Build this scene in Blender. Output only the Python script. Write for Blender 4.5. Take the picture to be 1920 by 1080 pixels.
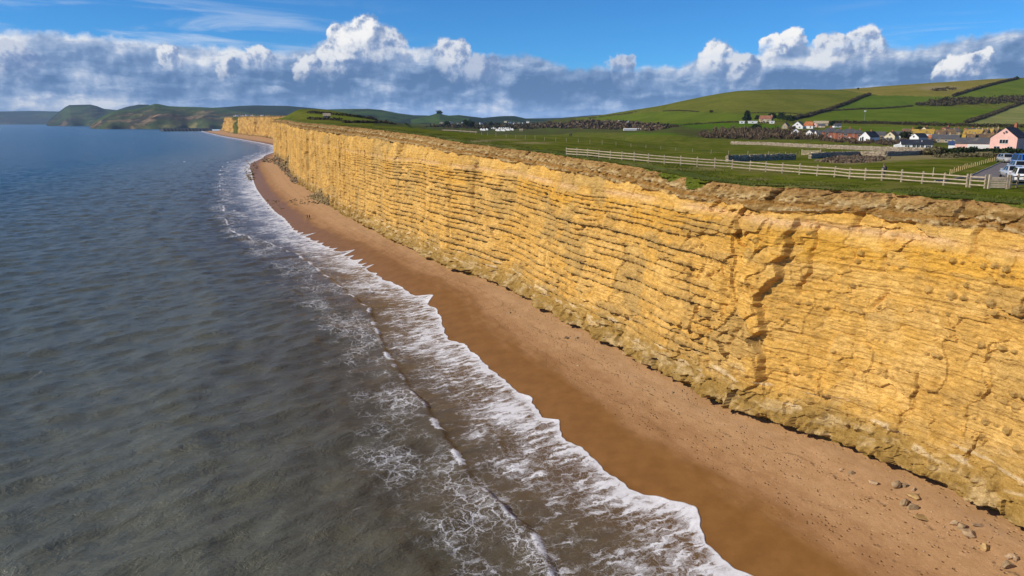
import bpy, bmesh, math, random
import numpy as np
from mathutils import Vector, Matrix

for _o in list(bpy.data.objects):
    bpy.data.objects.remove(_o, do_unlink=True)
scene = bpy.context.scene
COL = scene.collection
random.seed(7)
RNG = np.random.default_rng(11)

# ------------------------------------------------------------------ camera
F_PX = 1321.0                       # focal length in photograph pixels (1920 wide)
PITCH = math.atan((540 - 229) / F_PX)
CAM_H = 33.0
cam_data = bpy.data.cameras.new('camera')
cam = bpy.data.objects.new('camera', cam_data)
COL.objects.link(cam)
cam.location = (0, 0, CAM_H)
cam.rotation_euler = (math.pi / 2 - PITCH, 0, 0)
cam_data.sensor_width = 36.0
cam_data.lens = 36.0 * F_PX / 1920.0
cam_data.clip_start = 0.5
cam_data.clip_end = 80000
scene.camera = cam

# ------------------------------------------------------------------ sun, sky, exposure
SUN_DIR = Vector((-0.955, -0.295, 0.0)).normalized()      # horizontal direction towards the sun
SUN_EL = math.radians(34)
TO_SUN = Vector((SUN_DIR.x * math.cos(SUN_EL), SUN_DIR.y * math.cos(SUN_EL), math.sin(SUN_EL)))
sun_data = bpy.data.lights.new('sun', 'SUN')
sun_data.energy = 4.7
sun_data.angle = math.radians(0.5)
sun_data.color = (1.0, 0.905, 0.75)
sun = bpy.data.objects.new('sun', sun_data)
COL.objects.link(sun)
sun.location = (-300, -100, 300)
sun.rotation_euler = (-TO_SUN).to_track_quat('-Z', 'Y').to_euler()

scene.view_settings.view_transform = 'Standard'
scene.view_settings.look = 'None'
scene.view_settings.exposure = 0.0
scene.view_settings.gamma = 1.0
scene.view_settings.use_curve_mapping = False
scene.render.engine = 'CYCLES'
scene.cycles.use_denoising = True
scene.cycles.max_bounces = 6
scene.cycles.diffuse_bounces = 3
scene.cycles.glossy_bounces = 3
scene.cycles.volume_bounces = 1
scene.cycles.transparent_max_bounces = 8

class NT:
    """small helper to write node graphs as expressions"""
    def __init__(self, tree):
        self.t = tree
    def n(self, kind, ins=None, **props):
        nd = self.t.nodes.new(kind)
        for k, v in props.items():
            setattr(nd, k, v)
        if ins:
            for k, v in ins.items():
                self.put(nd.inputs[k], v)
        return nd
    def put(self, sock, v):
        if v is None:
            return
        if isinstance(v, bpy.types.NodeSocket):
            self.t.links.new(v, sock)
        else:
            if sock.type == 'RGBA' and not hasattr(v, '__len__'):
                v = (v, v, v, 1)
            if sock.type == 'RGBA' and len(v) == 3:
                v = (*v, 1)
            if sock.type == 'VECTOR' and not hasattr(v, '__len__'):
                v = (v, v, v)
            sock.default_value = v
    def m(self, op, a, b=None, c=None, clamp=False):
        nd = self.n('ShaderNodeMath', operation=op, use_clamp=clamp)
        for i, v in enumerate((a, b, c)):
            self.put(nd.inputs[i], v)
        return nd.outputs[0]
    def add(self, a, b): return self.m('ADD', a, b)
    def sub(self, a, b): return self.m('SUBTRACT', a, b)
    def mul(self, a, b): return self.m('MULTIPLY', a, b)
    def vm(self, op, a, b=None):
        nd = self.n('ShaderNodeVectorMath', operation=op)
        self.put(nd.inputs[0], a); self.put(nd.inputs[1], b)
        return nd.outputs[0]
    def step(self, x, lo, hi, a=0.0, b=1.0):
        nd = self.n('ShaderNodeMapRange', interpolation_type='SMOOTHSTEP')
        for i, v in enumerate((x, lo, hi, a, b)):
            self.put(nd.inputs[i], v)
        return nd.outputs[0]
    def lin(self, x, lo, hi, a=0.0, b=1.0):
        nd = self.n('ShaderNodeMapRange')
        for i, v in enumerate((x, lo, hi, a, b)):
            self.put(nd.inputs[i], v)
        return nd.outputs[0]
    def mix(self, f, a, b, blend='MIX'):
        nd = self.n('ShaderNodeMix', data_type='RGBA', blend_type=blend)
        self.put(nd.inputs[0], f); self.put(nd.inputs[6], a); self.put(nd.inputs[7], b)
        return nd.outputs[2]
    def xyz(self, x, y, z=0.0):
        nd = self.n('ShaderNodeCombineXYZ')
        for i, v in enumerate((x, y, z)):
            self.put(nd.inputs[i], v)
        return nd.outputs[0]
    def sep(self, v):
        nd = self.n('ShaderNodeSeparateXYZ'); self.put(nd.inputs[0], v)
        return nd.outputs
    def noise(self, vec, scale=1.0, detail=3.0, rough=0.5, dist=0.0, dim='3D', out=0):
        nd = self.n('ShaderNodeTexNoise', noise_dimensions=dim)
        self.put(nd.inputs['Vector'], vec)
        nd.inputs['Scale'].default_value = scale
        nd.inputs['Detail'].default_value = detail
        nd.inputs['Roughness'].default_value = rough
        nd.inputs['Distortion'].default_value = dist
        return nd.outputs[out]
    def voro(self, vec, scale=1.0, feature='F1', dim='3D', detail=0.0, rough=0.5, rand=1.0, out='Distance'):
        nd = self.n('ShaderNodeTexVoronoi', voronoi_dimensions=dim, feature=feature)
        self.put(nd.inputs['Vector'], vec)
        nd.inputs['Scale'].default_value = scale
        if 'Detail' in nd.inputs: nd.inputs['Detail'].default_value = detail
        if 'Roughness' in nd.inputs: nd.inputs['Roughness'].default_value = rough
        nd.inputs['Randomness'].default_value = rand
        return nd.outputs[out]
    def attr(self, name, out='Fac'):
        nd = self.n('ShaderNodeAttribute', attribute_name=name)
        return nd.outputs[out]
    def ramp(self, f, stops, interp='LINEAR'):
        nd = self.n('ShaderNodeValToRGB')
        cr = nd.color_ramp; cr.interpolation = interp
        while len(cr.elements) < len(stops): cr.elements.new(0.5)
        for e, (p, c) in zip(cr.elements, stops):
            e.position = p; e.color = (*c, 1) if len(c) == 3 else c
        self.put(nd.inputs[0], f)
        return nd.outputs[0]
    def bump(self, h, strength=0.5, dist=0.1, normal=None):
        nd = self.n('ShaderNodeBump')
        nd.inputs['Strength'].default_value = strength
        nd.inputs['Distance'].default_value = dist
        self.put(nd.inputs['Height'], h)
        if normal is not None: self.put(nd.inputs['Normal'], normal)
        return nd.outputs[0]

# camera ray of a photograph pixel: used to trace where things stand
_cp, _sp = math.cos(PITCH), math.sin(PITCH)
def ray(u, v):
    a = (u - 960) / F_PX; b = (v - 540) / F_PX
    return np.array([a, _cp - b * _sp, -_sp - b * _cp])
def on_z(u, v, z):
    d = ray(u, v); t = (z - CAM_H) / d[2]
    return np.array([d[0] * t, d[1] * t, z])
def at_y(u, v, Y):
    d = ray(u, v); t = Y / d[1]
    return np.array([d[0] * t, Y, CAM_H + d[2] * t])

# ---- world: Nishita sky with a bank of cumulus around the horizon
world = bpy.data.worlds.new('World')
scene.world = world
world.use_nodes = True
world.cycles.sampling_method = 'MANUAL'
world.cycles.sample_map_resolution = 256
wt = world.node_tree
wt.nodes.clear()
W = NT(wt)
SKY_STRENGTH = 0.1
sky = W.n('ShaderNodeTexSky', sky_type='NISHITA')
sky.sun_disc = False
sky.sun_elevation = SUN_EL
sky.sun_rotation = math.atan2(SUN_DIR.x, SUN_DIR.y)
sky.altitude = 0
sky.air_density = 0.75
sky.dust_density = 0.0
sky.ozone_density = 3.0
tc = W.n('ShaderNodeTexCoord')
dirv = W.vm('NORMALIZE', tc.outputs['Generated'])
dx, dy, dz = W.sep(dirv)
AZ = W.mul(W.m('ARCTAN2', dx, dy), 57.2958)
EL = W.mul(W.m('ARCSINE', dz), 57.2958)
def az_el(u, v):
    d = ray(u, v); d = d / np.linalg.norm(d)
    return math.degrees(math.atan2(d[0], d[1])), math.degrees(math.asin(d[2]))
# elevation of the top of the cloud bank, traced along the horizon
TOPS = [(-60, 64), (0, 62), (100, 64), (300, 78), (450, 90), (560, 92), (600, 84), (626, 52), (660, 40), (705, 42), (745, 60), (765, 92),
        (815, 84), (860, 84), (895, 104), (950, 100), (1010, 106), (1050, 124), (1130, 126), (1230, 124), (1290, 114), (1335, 98),
        (1390, 110), (1440, 92), (1490, 66), (1515, 82), (1570, 84), (1630, 76), (1700, 88), (1790, 72), (1860, 62), (1990, 56)]
fc = W.n('ShaderNodeFloatCurve')
cv = fc.mapping.curves[0]
pl = []
for (u, v) in TOPS:
    a, e = az_el(u, v)
    pl.append(((a + 45) / 90, e / 12))
cv.points[0].location = (0.0, pl[0][1]); cv.points[1].location = (1.0, pl[-1][1])
for q in pl: cv.points.new(*q)
fc.mapping.update()
W.put(fc.inputs['Value'], W.lin(AZ, -45, 45))
TOP = W.mul(fc.outputs[0], 12.0)
P0 = W.xyz(AZ, EL)
def fbm_vec(scale, detail, rough, seed):
    v = W.noise(W.vm('ADD', P0, (seed, seed * 1.7, 0)), scale, detail, rough, dim='2D', out=1)
    return W.vm('SUBTRACT', v, (0.5, 0.5, 0.5))
wob_c = W.vm('MULTIPLY', fbm_vec(0.30, 3, 0.5, 3.0), (1.5, 1.1, 0))
wob = W.vm('ADD', wob_c, W.vm('MULTIPLY', fbm_vec(0.95, 5, 0.62, 8.0), (1.15, 1.05, 0)))
PW = W.vm('ADD', P0, wob)                                    # ragged copy of the sky coordinates
pwx, pwy, _z = W.sep(PW)
def height(px, py, sc, det, seed):
    return W.noise(W.xyz(W.add(px, seed), py), sc, det, 0.55, dim='2D')
# relief of the cloud: how much it turns to the sun at the upper left
h0 = height(AZ, EL, 0.50, 5, 2.0); h1 = height(W.add(AZ, -0.30), W.add(EL, 0.34), 0.50, 5, 2.0)
relief = W.mul(W.sub(h0, h1), 3.2)
depth = W.sub(TOP, W.add(EL, W.mul(W.sub(pwy, EL), 0.75)))
mask_top = W.step(depth, -0.16, 0.42)
# long flat layers of the bank, darkest in the middle heights, paler towards the horizon
pcx, pcy, _c = W.sep(W.vm('ADD', P0, wob_c))
lay = W.noise(W.xyz(W.mul(pcx, 0.13), W.mul(pcy, 0.80), 0.0), 0.9, 5, 0.60, dim='2D')
patch = W.noise(W.xyz(W.mul(pcx, 0.26), W.mul(pcy, 0.62), 0.0), 0.62, 6, 0.55, dim='2D')
leftb = W.step(AZ, -12.0, -30.0)
tone = W.add(W.mul(W.step(lay, 0.38, 0.66), 0.36), W.mul(W.step(patch, 0.42, 0.70), 0.42))
tone = W.add(tone, W.add(W.mul(leftb, 0.20), 0.06))
tone = W.add(tone, W.mul(W.step(depth, 1.9, 0.1), 0.34))
tone = W.add(tone, W.mul(W.step(EL, 1.8, 0.2), 0.14))
tone = W.sub(tone, W.mul(W.mul(W.step(EL, 1.0, 2.2), W.step(EL, 4.6, 3.0)), 0.22))
tone = W.m('ADD', tone, W.mul(relief, 0.38), clamp=True)
bank = W.ramp(tone, [(0.0, (0.105, 0.205, 0.400)), (0.30, (0.185, 0.300, 0.520)), (0.62, (0.37, 0.48, 0.68)), (0.85, (0.62, 0.68, 0.80)), (1.0, (0.80, 0.83, 0.88))])
col = bank
# separate heads of cumulus, big to small: photograph position, radius in pixels, brightness
HEADS = [(672, 92, 56, .98), (728, 96, 40, .70), (622, 118, 34, .86), (640, 74, 30, 1.0), (686, 62, 36, 1.0), (574, 128, 26, .80), (852, 112, 40, .78), (905, 132, 36, .5),
         (486, 110, 30, .80), (428, 130, 22, .80), (318, 112, 26, .85), (1490, 82, 26, 1.0), (1455, 96, 24, .98), (1345, 114, 34, .9), (1390, 134, 34, .7),
         (1620, 90, 40, .86), (1560, 100, 34, .78), (1790, 136, 30, .95), (1835, 122, 24, .9), (1165, 134, 30, .55), (30, 118, 34, .6)]
cloud_mask = mask_top
for (u, v, r, br) in HEADS:
    a_, e_ = az_el(u, v); rd = r / 23.5
    q = W.vm('MULTIPLY', W.vm('SUBTRACT', PW, (a_, e_, 0)), (1 / rd, 1 / rd, 0))
    qx, qy, _q = W.sep(q)
    dist = W.n('ShaderNodeVectorMath', operation='LENGTH'); W.put(dist.inputs[0], q)
    up_soft = W.step(dist.outputs['Value'], 1.02, 0.80)
    base = W.step(qy, -0.95, 0.45)                              # heads melt downwards into the bank
    mm = W.mul(up_soft, W.add(0.15, W.mul(base, 0.85)))
    lit = W.m('ADD', W.add(0.52, W.add(W.mul(qx, -0.42), W.mul(qy, 0.42))), relief, clamp=True)
    lit = W.mul(W.step(lit, -0.05, 0.90), br)
    cc = W.ramp(lit, [(0.0, (0.16, 0.26, 0.48)), (0.35, (0.34, 0.43, 0.63)), (0.7, (0.70, 0.74, 0.82)), (1.0, (0.98, 0.97, 0.96))])
    col = W.mix(mm, col, cc)
    cloud_mask = W.m('MAXIMUM', cloud_mask, mm)
mask = cloud_mask
# breaks of paler sky low in the bank
mask = W.mul(mask, W.step(EL, -0.5, 1.6, 0.93, 1.0))
cloud_col = col
# thin cirrus veils above the bank
cir = W.noise(W.xyz(W.add(W.mul(AZ, 0.09), W.mul(EL, 0.22)), W.mul(EL, 0.62), 1.3), 1.0, 6, 0.60, dist=0.5, dim='2D')
cirm = W.mul(W.step(cir, 0.46, 0.74), W.mul(W.step(EL, 9.3, 6.6), 0.62))
cirm = W.mul(cirm, W.m('MAXIMUM', W.step(AZ, -4.0, -20.0), W.mul(W.step(AZ, 20.0, 32.0), 0.8)))
sky_t = W.mix(1.0, sky.outputs[0], (0.29, 0.81, 1.26), 'MULTIPLY')
k = 1.0 / SKY_STRENGTH
with_cir = W.mix(cirm, sky_t, (0.62 * k, 0.72 * k, 0.88 * k))
with_cloud = W.mix(mask, with_cir, W.mix(1.0, cloud_col, (k, k, k), 'MULTIPLY'))
bg_low = W.n('ShaderNodeBackground', {'Color': with_cloud, 'Strength': SKY_STRENGTH})
bg_high = W.n('ShaderNodeBackground', {'Color': sky_t, 'Strength': SKY_STRENGTH})
# clouds and veils all lie below ten degrees; above that the sky is clear
mxs = W.n('ShaderNodeMixShader'); W.put(mxs.inputs[0], W.m('GREATER_THAN', dz, math.sin(math.radians(10.2))))
wt.links.new(bg_low.outputs[0], mxs.inputs[1]); wt.links.new(bg_high.outputs[0], mxs.inputs[2])
wo = W.n('ShaderNodeOutputWorld')
wt.links.new(mxs.outputs[0], wo.inputs['Surface'])

# ------------------------------------------------------------------ numpy noise
def _hash(ix, iy, seed):
    h = (ix.astype(np.int64) * 374761393 + iy.astype(np.int64) * 668265263 + seed * 1274126177) & 0xFFFFFFFF
    h = ((h ^ (h >> 13)) * 1274126177) & 0xFFFFFFFF
    h = ((h ^ (h >> 16)) * 2246822519) & 0xFFFFFFFF
    return (h ^ (h >> 15)) & 0xFFFFFFFF
def rnd(ix, iy, seed):
    return _hash(ix, iy, seed) / 4294967296.0
_PERM = np.random.default_rng(5).permutation(8192).astype(np.int32)
_GA = np.random.default_rng(6).random(8192) * 2 * np.pi
_GC = np.cos(_GA); _GS = np.sin(_GA)
def perlin(x, y, seed=0):
    x, y = np.broadcast_arrays(np.asarray(x, float), np.asarray(y, float))
    ix = np.floor(x); iy = np.floor(y); fx = x - ix; fy = y - iy
    u = fx * fx * fx * (fx * (fx * 6 - 15) + 10); v = fy * fy * fy * (fy * (fy * 6 - 15) + 10)
    jx = ix.astype(np.int32) + seed * 131; jy = iy.astype(np.int32) + seed * 71
    p0 = _PERM[jx & 8191]; p1 = _PERM[(jx + 1) & 8191]
    jy0 = jy; jy1 = jy + 1
    k00 = (p0 + jy0 * 37) & 8191; k10 = (p1 + jy0 * 37) & 8191; k01 = (p0 + jy1 * 37) & 8191; k11 = (p1 + jy1 * 37) & 8191
    k00 = _PERM[k00]; k10 = _PERM[k10]; k01 = _PERM[k01]; k11 = _PERM[k11]
    g00 = _GC[k00] * fx + _GS[k00] * fy; g10 = _GC[k10] * (fx - 1) + _GS[k10] * fy
    g01 = _GC[k01] * fx + _GS[k01] * (fy - 1); g11 = _GC[k11] * (fx - 1) + _GS[k11] * (fy - 1)
    a = g00 + (g10 - g00) * u; b = g01 + (g11 - g01) * u
    return (a + (b - a) * v) * 1.5
def fbm(x, y, seed=0, oct=4, gain=0.5, lac=2.03):
    s = 0; a = 1.0; tot = 0
    for i in range(oct):
        s = s + a * perlin(x * lac ** i + i * 17.3, y * lac ** i - i * 9.1, seed + i * 7); tot += a; a *= gain
    return s / tot
def worley(x, y, seed=0):
    x, y = np.broadcast_arrays(np.asarray(x, float), np.asarray(y, float))
    ix = np.floor(x); iy = np.floor(y)
    f1 = np.full(x.shape, 9.0); f2 = np.full(x.shape, 9.0); cid = np.zeros(x.shape)
    gx = np.zeros(x.shape); gy = np.zeros(x.shape)
    for oy in (-1, 0, 1):
        for ox in (-1, 0, 1):
            cx = ix + ox; cy = iy + oy
            px = cx + rnd(cx, cy, seed); py = cy + rnd(cx, cy, seed + 5)
            d = np.hypot(px - x, py - y)
            m = d < f1
            f2 = np.where(m, f1, np.minimum(f2, d))
            cid = np.where(m, rnd(cx, cy, seed + 11), cid)
            gx = np.where(m, x - px, gx); gy = np.where(m, y - py, gy)
            f1 = np.where(m, d, f1)
    return f1, f2, cid, gx, gy
def sstep(x, lo, hi):
    t = np.clip((x - lo) / (hi - lo), 0, 1); return t * t * (3 - 2 * t)
def smooth_interp(x, xs, ys, width):
    """linear table, softened by averaging over a window"""
    x = np.asarray(x, float); acc = 0
    for w in (-1, -0.5, 0, 0.5, 1):
        acc = acc + np.interp(x + w * width, xs, ys)
    return acc / 5

# ------------------------------------------------------------------ mesh helpers
def prop(o, label=None, cat=None, group=None, kind=None):
    if label: o['label'] = label
    if cat: o['category'] = cat
    if group: o['group'] = group
    if kind: o['kind'] = kind
    return o
def new_obj(name, me, mat=None, parent=None):
    o = bpy.data.objects.new(name, me); COL.objects.link(o)
    if mat is not None and me is not None and len(me.materials) == 0: me.materials.append(mat)
    if parent is not None: o.parent = parent
    return o
def empty(name, loc, rz=0.0):
    o = bpy.data.objects.new(name, None); COL.objects.link(o)
    o.empty_display_size = 0.3
    o.location = loc; o.rotation_euler = (0, 0, rz)
    return o
def mesh_np(name, verts, faces, smooth=True):
    """verts (N,3), faces (M,3|4) arrays"""
    verts = np.asarray(verts, np.float32); faces = np.asarray(faces, np.int32)
    k = faces.shape[1]
    me = bpy.data.meshes.new(name)
    me.vertices.add(len(verts)); me.vertices.foreach_set('co', verts.ravel())
    me.loops.add(faces.size); me.loops.foreach_set('vertex_index', faces.ravel())
    me.polygons.add(len(faces))
    me.polygons.foreach_set('loop_start', np.arange(0, faces.size, k, dtype=np.int32))
    me.polygons.foreach_set('use_smooth', np.full(len(faces), smooth, bool))
    me.update(calc_edges=True); me.validate()
    return me
def grid_mesh(name, P, keep=None, smooth=True, flip=False):
    R, C = P.shape[:2]
    idx = np.arange(R * C).reshape(R, C)
    q = np.stack([idx[:-1, :-1], idx[:-1, 1:], idx[1:, 1:], idx[1:, :-1]], -1)
    if flip: q = q[..., ::-1]
    if keep is not None: q = q[keep]
    return mesh_np(name, P.reshape(-1, 3), q.reshape(-1, 4), smooth)
def add_attr(me, name, arr, kind='FLOAT'):
    a = me.attributes.new(name, kind, 'POINT')
    if kind == 'FLOAT': a.data.foreach_set('value', np.asarray(arr, np.float32).ravel())
    elif kind == 'FLOAT_VECTOR': a.data.foreach_set('vector', np.asarray(arr, np.float32).ravel())
    else:
        arr = np.asarray(arr, np.float32).reshape(-1, 3)
        a.data.foreach_set('color', np.hstack([arr, np.ones((len(arr), 1), np.float32)]).ravel())

class MB:
    """collects boxes, prisms, tubes into one mesh"""
    def __init__(self): self.v = []; self.f = []
    def raw(self, vs, fs):
        b = len(self.v); self.v += [tuple(p) for p in vs]; self.f += [tuple(i + b for i in f) for f in fs]; return self
    def box(self, x0, x1, y0, y1, z0, z1):
        return self.raw([(x0, y0, z0), (x1, y0, z0), (x1, y1, z0), (x0, y1, z0), (x0, y0, z1), (x1, y0, z1), (x1, y1, z1), (x0, y1, z1)],
                        [(0, 3, 2, 1), (4, 5, 6, 7), (0, 1, 5, 4), (1, 2, 6, 5), (2, 3, 7, 6), (3, 0, 4, 7)])
    def bar(self, a, b, w, h, up=(0, 0, 1)):
        a = Vector(a); b = Vector(b); d = (b - a).normalized(); s = d.cross(Vector(up))
        if s.length < 1e-4: s = d.cross(Vector((1, 0, 0)))
        s.normalize(); t = s.cross(d)
        vs = []
        for p in (a, b):
            for i, j in ((-1, -1), (1, -1), (1, 1), (-1, 1)):
                vs.append(p + s * (w / 2 * i) + t * (h / 2 * j))
        return self.raw(vs, [(0, 1, 2, 3), (7, 6, 5, 4), (0, 4, 5, 1), (1, 5, 6, 2), (2, 6, 7, 3), (3, 7, 4, 0)])
    def tube(self, pts, rads, n=8, cap=True):
        rings = []
        for i, p in enumerate(pts):
            p = Vector(p)
            d = (Vector(pts[min(i + 1, len(pts) - 1)]) - Vector(pts[max(i - 1, 0)])).normalized()
            s = d.cross(Vector((0, 0, 1)))
            if s.length < 1e-3: s = Vector((1, 0, 0))
            s.normalize(); t = s.cross(d)
            rings.append([p + (s * math.cos(2 * math.pi * k / n) + t * math.sin(2 * math.pi * k / n)) * rads[i] for k in range(n)])
        vs = [q for r in rings for q in r]; fs = []
        for i in range(len(rings) - 1):
            for k in range(n):
                fs.append((i * n + k, i * n + (k + 1) % n, (i + 1) * n + (k + 1) % n, (i + 1) * n + k))
        if cap:
            fs.append(tuple(range(n))[::-1]); fs.append(tuple(range(len(vs) - n, len(vs))))
        return self.raw(vs, fs)
    def prism(self, poly, y0, y1):
        """poly of (x,z), extruded along y"""
        n = len(poly)
        vs = [(x, y0, z) for x, z in poly] + [(x, y1, z) for x, z in poly]
        fs = [tuple(range(n)), tuple(range(2 * n - 1, n - 1, -1))]
        for k in range(n): fs.append((k, n + k, n + (k + 1) % n, (k + 1) % n))
        return self.raw(vs, fs)
    def build(self, name, mat, parent=None, smooth=False, bevel=0.0):
        me = bpy.data.meshes.new(name)
        me.from_pydata(self.v, [], self.f)
        bm = bmesh.new(); bm.from_mesh(me)
        bmesh.ops.recalc_face_normals(bm, faces=bm.faces)
        if bevel > 0:
            bmesh.ops.bevel(bm, geom=list(bm.edges), offset=bevel, segments=1, affect='EDGES', clamp_overlap=True)
        bm.to_mesh(me); bm.free()
        if smooth: me.polygons.foreach_set('use_smooth', [True] * len(me.polygons))
        return new_obj(name, me, mat, parent)
def copy_tree(o, parent=None):
    c = o.copy(); COL.objects.link(c)
    if parent is not None: c.parent = parent
    for ch in o.children: copy_tree(ch, c)
    return c

# ------------------------------------------------------------------ materials
def material(name):
    m = bpy.data.materials.new(name); m.use_nodes = True
    t = m.node_tree; t.nodes.clear()
    N = NT(t); out = t.nodes.new('ShaderNodeOutputMaterial')
    return m, N, out
def principled(N, out, **ins):
    b = N.n('ShaderNodeBsdfPrincipled')
    for k, v in ins.items(): N.put(b.inputs[k.replace('_', ' ')], v)
    N.t.links.new(b.outputs[0], out.inputs['Surface'])
    return b
_MATS = {}
def simple(name, col, rough=0.7, var=0.25, scale=3.0, metallic=0.0, spec=0.4, bump=0.0):
    if name in _MATS: return _MATS[name]
    m, N, out = material(name)
    pos = N.n('ShaderNodeNewGeometry').outputs['Position']
    f = N.noise(pos, scale, 4, 0.6)
    c = N.mix(N.step(f, 0.25, 0.75), tuple(x * (1 - var) for x in col), tuple(min(1, x * (1 + var)) for x in col))
    b = principled(N, out, Base_Color=c, Roughness=rough, Metallic=metallic)
    b.inputs['Specular IOR Level'].default_value = spec
    if bump > 0: N.put(b.inputs['Normal'], N.bump(f, 0.6, bump))
    _MATS[name] = m
    return m

# ------------------------------------------------------------------ shore frame: s runs along the coast, n points inland
D0 = np.array([-0.43999912, 0.8979982]); N0 = np.array([0.8979982, 0.43999912])
def xy(s, n):
    s, n = np.broadcast_arrays(np.asarray(s, float), np.asarray(n, float))
    return s[..., None] * D0 + n[..., None] * N0
def to_sn(x, y):
    return x * D0[0] + y * D0[1], x * N0[0] + y * N0[1]
BASE = np.array([(-400, 60), (-60, 55.5), (25, 55.4), (30, 56), (36, 56), (42, 55.8), (46, 54.2), (50, 52.4), (55, 52.3), (61, 52.6), (65, 51.8), (75, 52.6), (84, 52.9),
                 (89, 52.6), (102, 54), (114, 55.2), (126, 53.6), (135, 51.6), (162, 51.7), (187, 51.7), (206, 51.4), (264, 54.7), (288, 56),
                 (358, 60.5), (430, 68), (496, 77.5), (600, 88), (700, 97), (735, 101), (770, 120), (850, 150), (1000, 172), (1200, 185), (1500, 195), (1900, 187),
                 (2350, 193), (2700, 202), (2900, 215)])
WATER = np.array([(-2000, 60), (-400, 45), (0, 36), (33, 36.2), (36, 35.6), (38, 36.2), (41, 37.6), (42.5, 38.4), (44.6, 37.3), (46.5, 36.1), (51, 35.4), (56, 35.9), (59, 35.4),
                  (62, 36.2), (64, 37.0), (65.5, 36.1), (68, 36.5), (71.2, 37.6), (74, 36.9), (78, 37.3), (83, 37.3), (88, 37.8), (94.5, 38.3), (98, 37.1), (104, 38.4), (108, 39.8), (116, 41.7),
                  (120, 41.3), (124.2, 44.2), (127, 41.6), (130, 41.3), (138, 41.1), (144, 40), (164, 40.4), (179, 39.6), (201, 37.2), (226, 35),
                  (255, 36.5), (276, 36.3), (330, 38.7), (377, 41.5), (419, 45), (470, 50), (560, 58), (621, 66), (700, 84), (768, 96), (850, 118), (925, 130), (1100, 148),
                  (1255, 149), (1507, 145), (1877, 138), (2593, 143), (2900, 150), (40000, 150)])
TOPZ = np.array([(-400, 26.5), (-60, 26.8), (31, 26.8), (52, 26.8), (58, 26.4), (69, 26.9), (75, 27.3), (92, 27.8), (118, 28.2), (136, 29), (159, 30),
                 (193, 30.9), (248, 31.8), (342, 32.6), (500, 34), (700, 35.6), (735, 36), (850, 38), (1200, 43), (1500, 45), (1900, 47.5), (2000, 47), (2040, 30), (2090, 13), (2150, 40), (2200, 47),
                 (2400, 49), (2560, 49), (2650, 25), (2760, 9), (2900, 6)])
def base_n(s): return smooth_interp(s, BASE[:, 0], BASE[:, 1], 1.0)
def water_n(s): return np.interp(s, WATER[:, 0], WATER[:, 1])
def water_smooth(s): return smooth_interp(s, WATER[:, 0], WATER[:, 1], 8.0)
def top_z(s): return smooth_interp(s, TOPZ[:, 0], TOPZ[:, 1], 3.0)
FOOT = 3.05                           # height of the sand at the foot of the cliff
def top_n(s): return base_n(s) + 3.2

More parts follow.
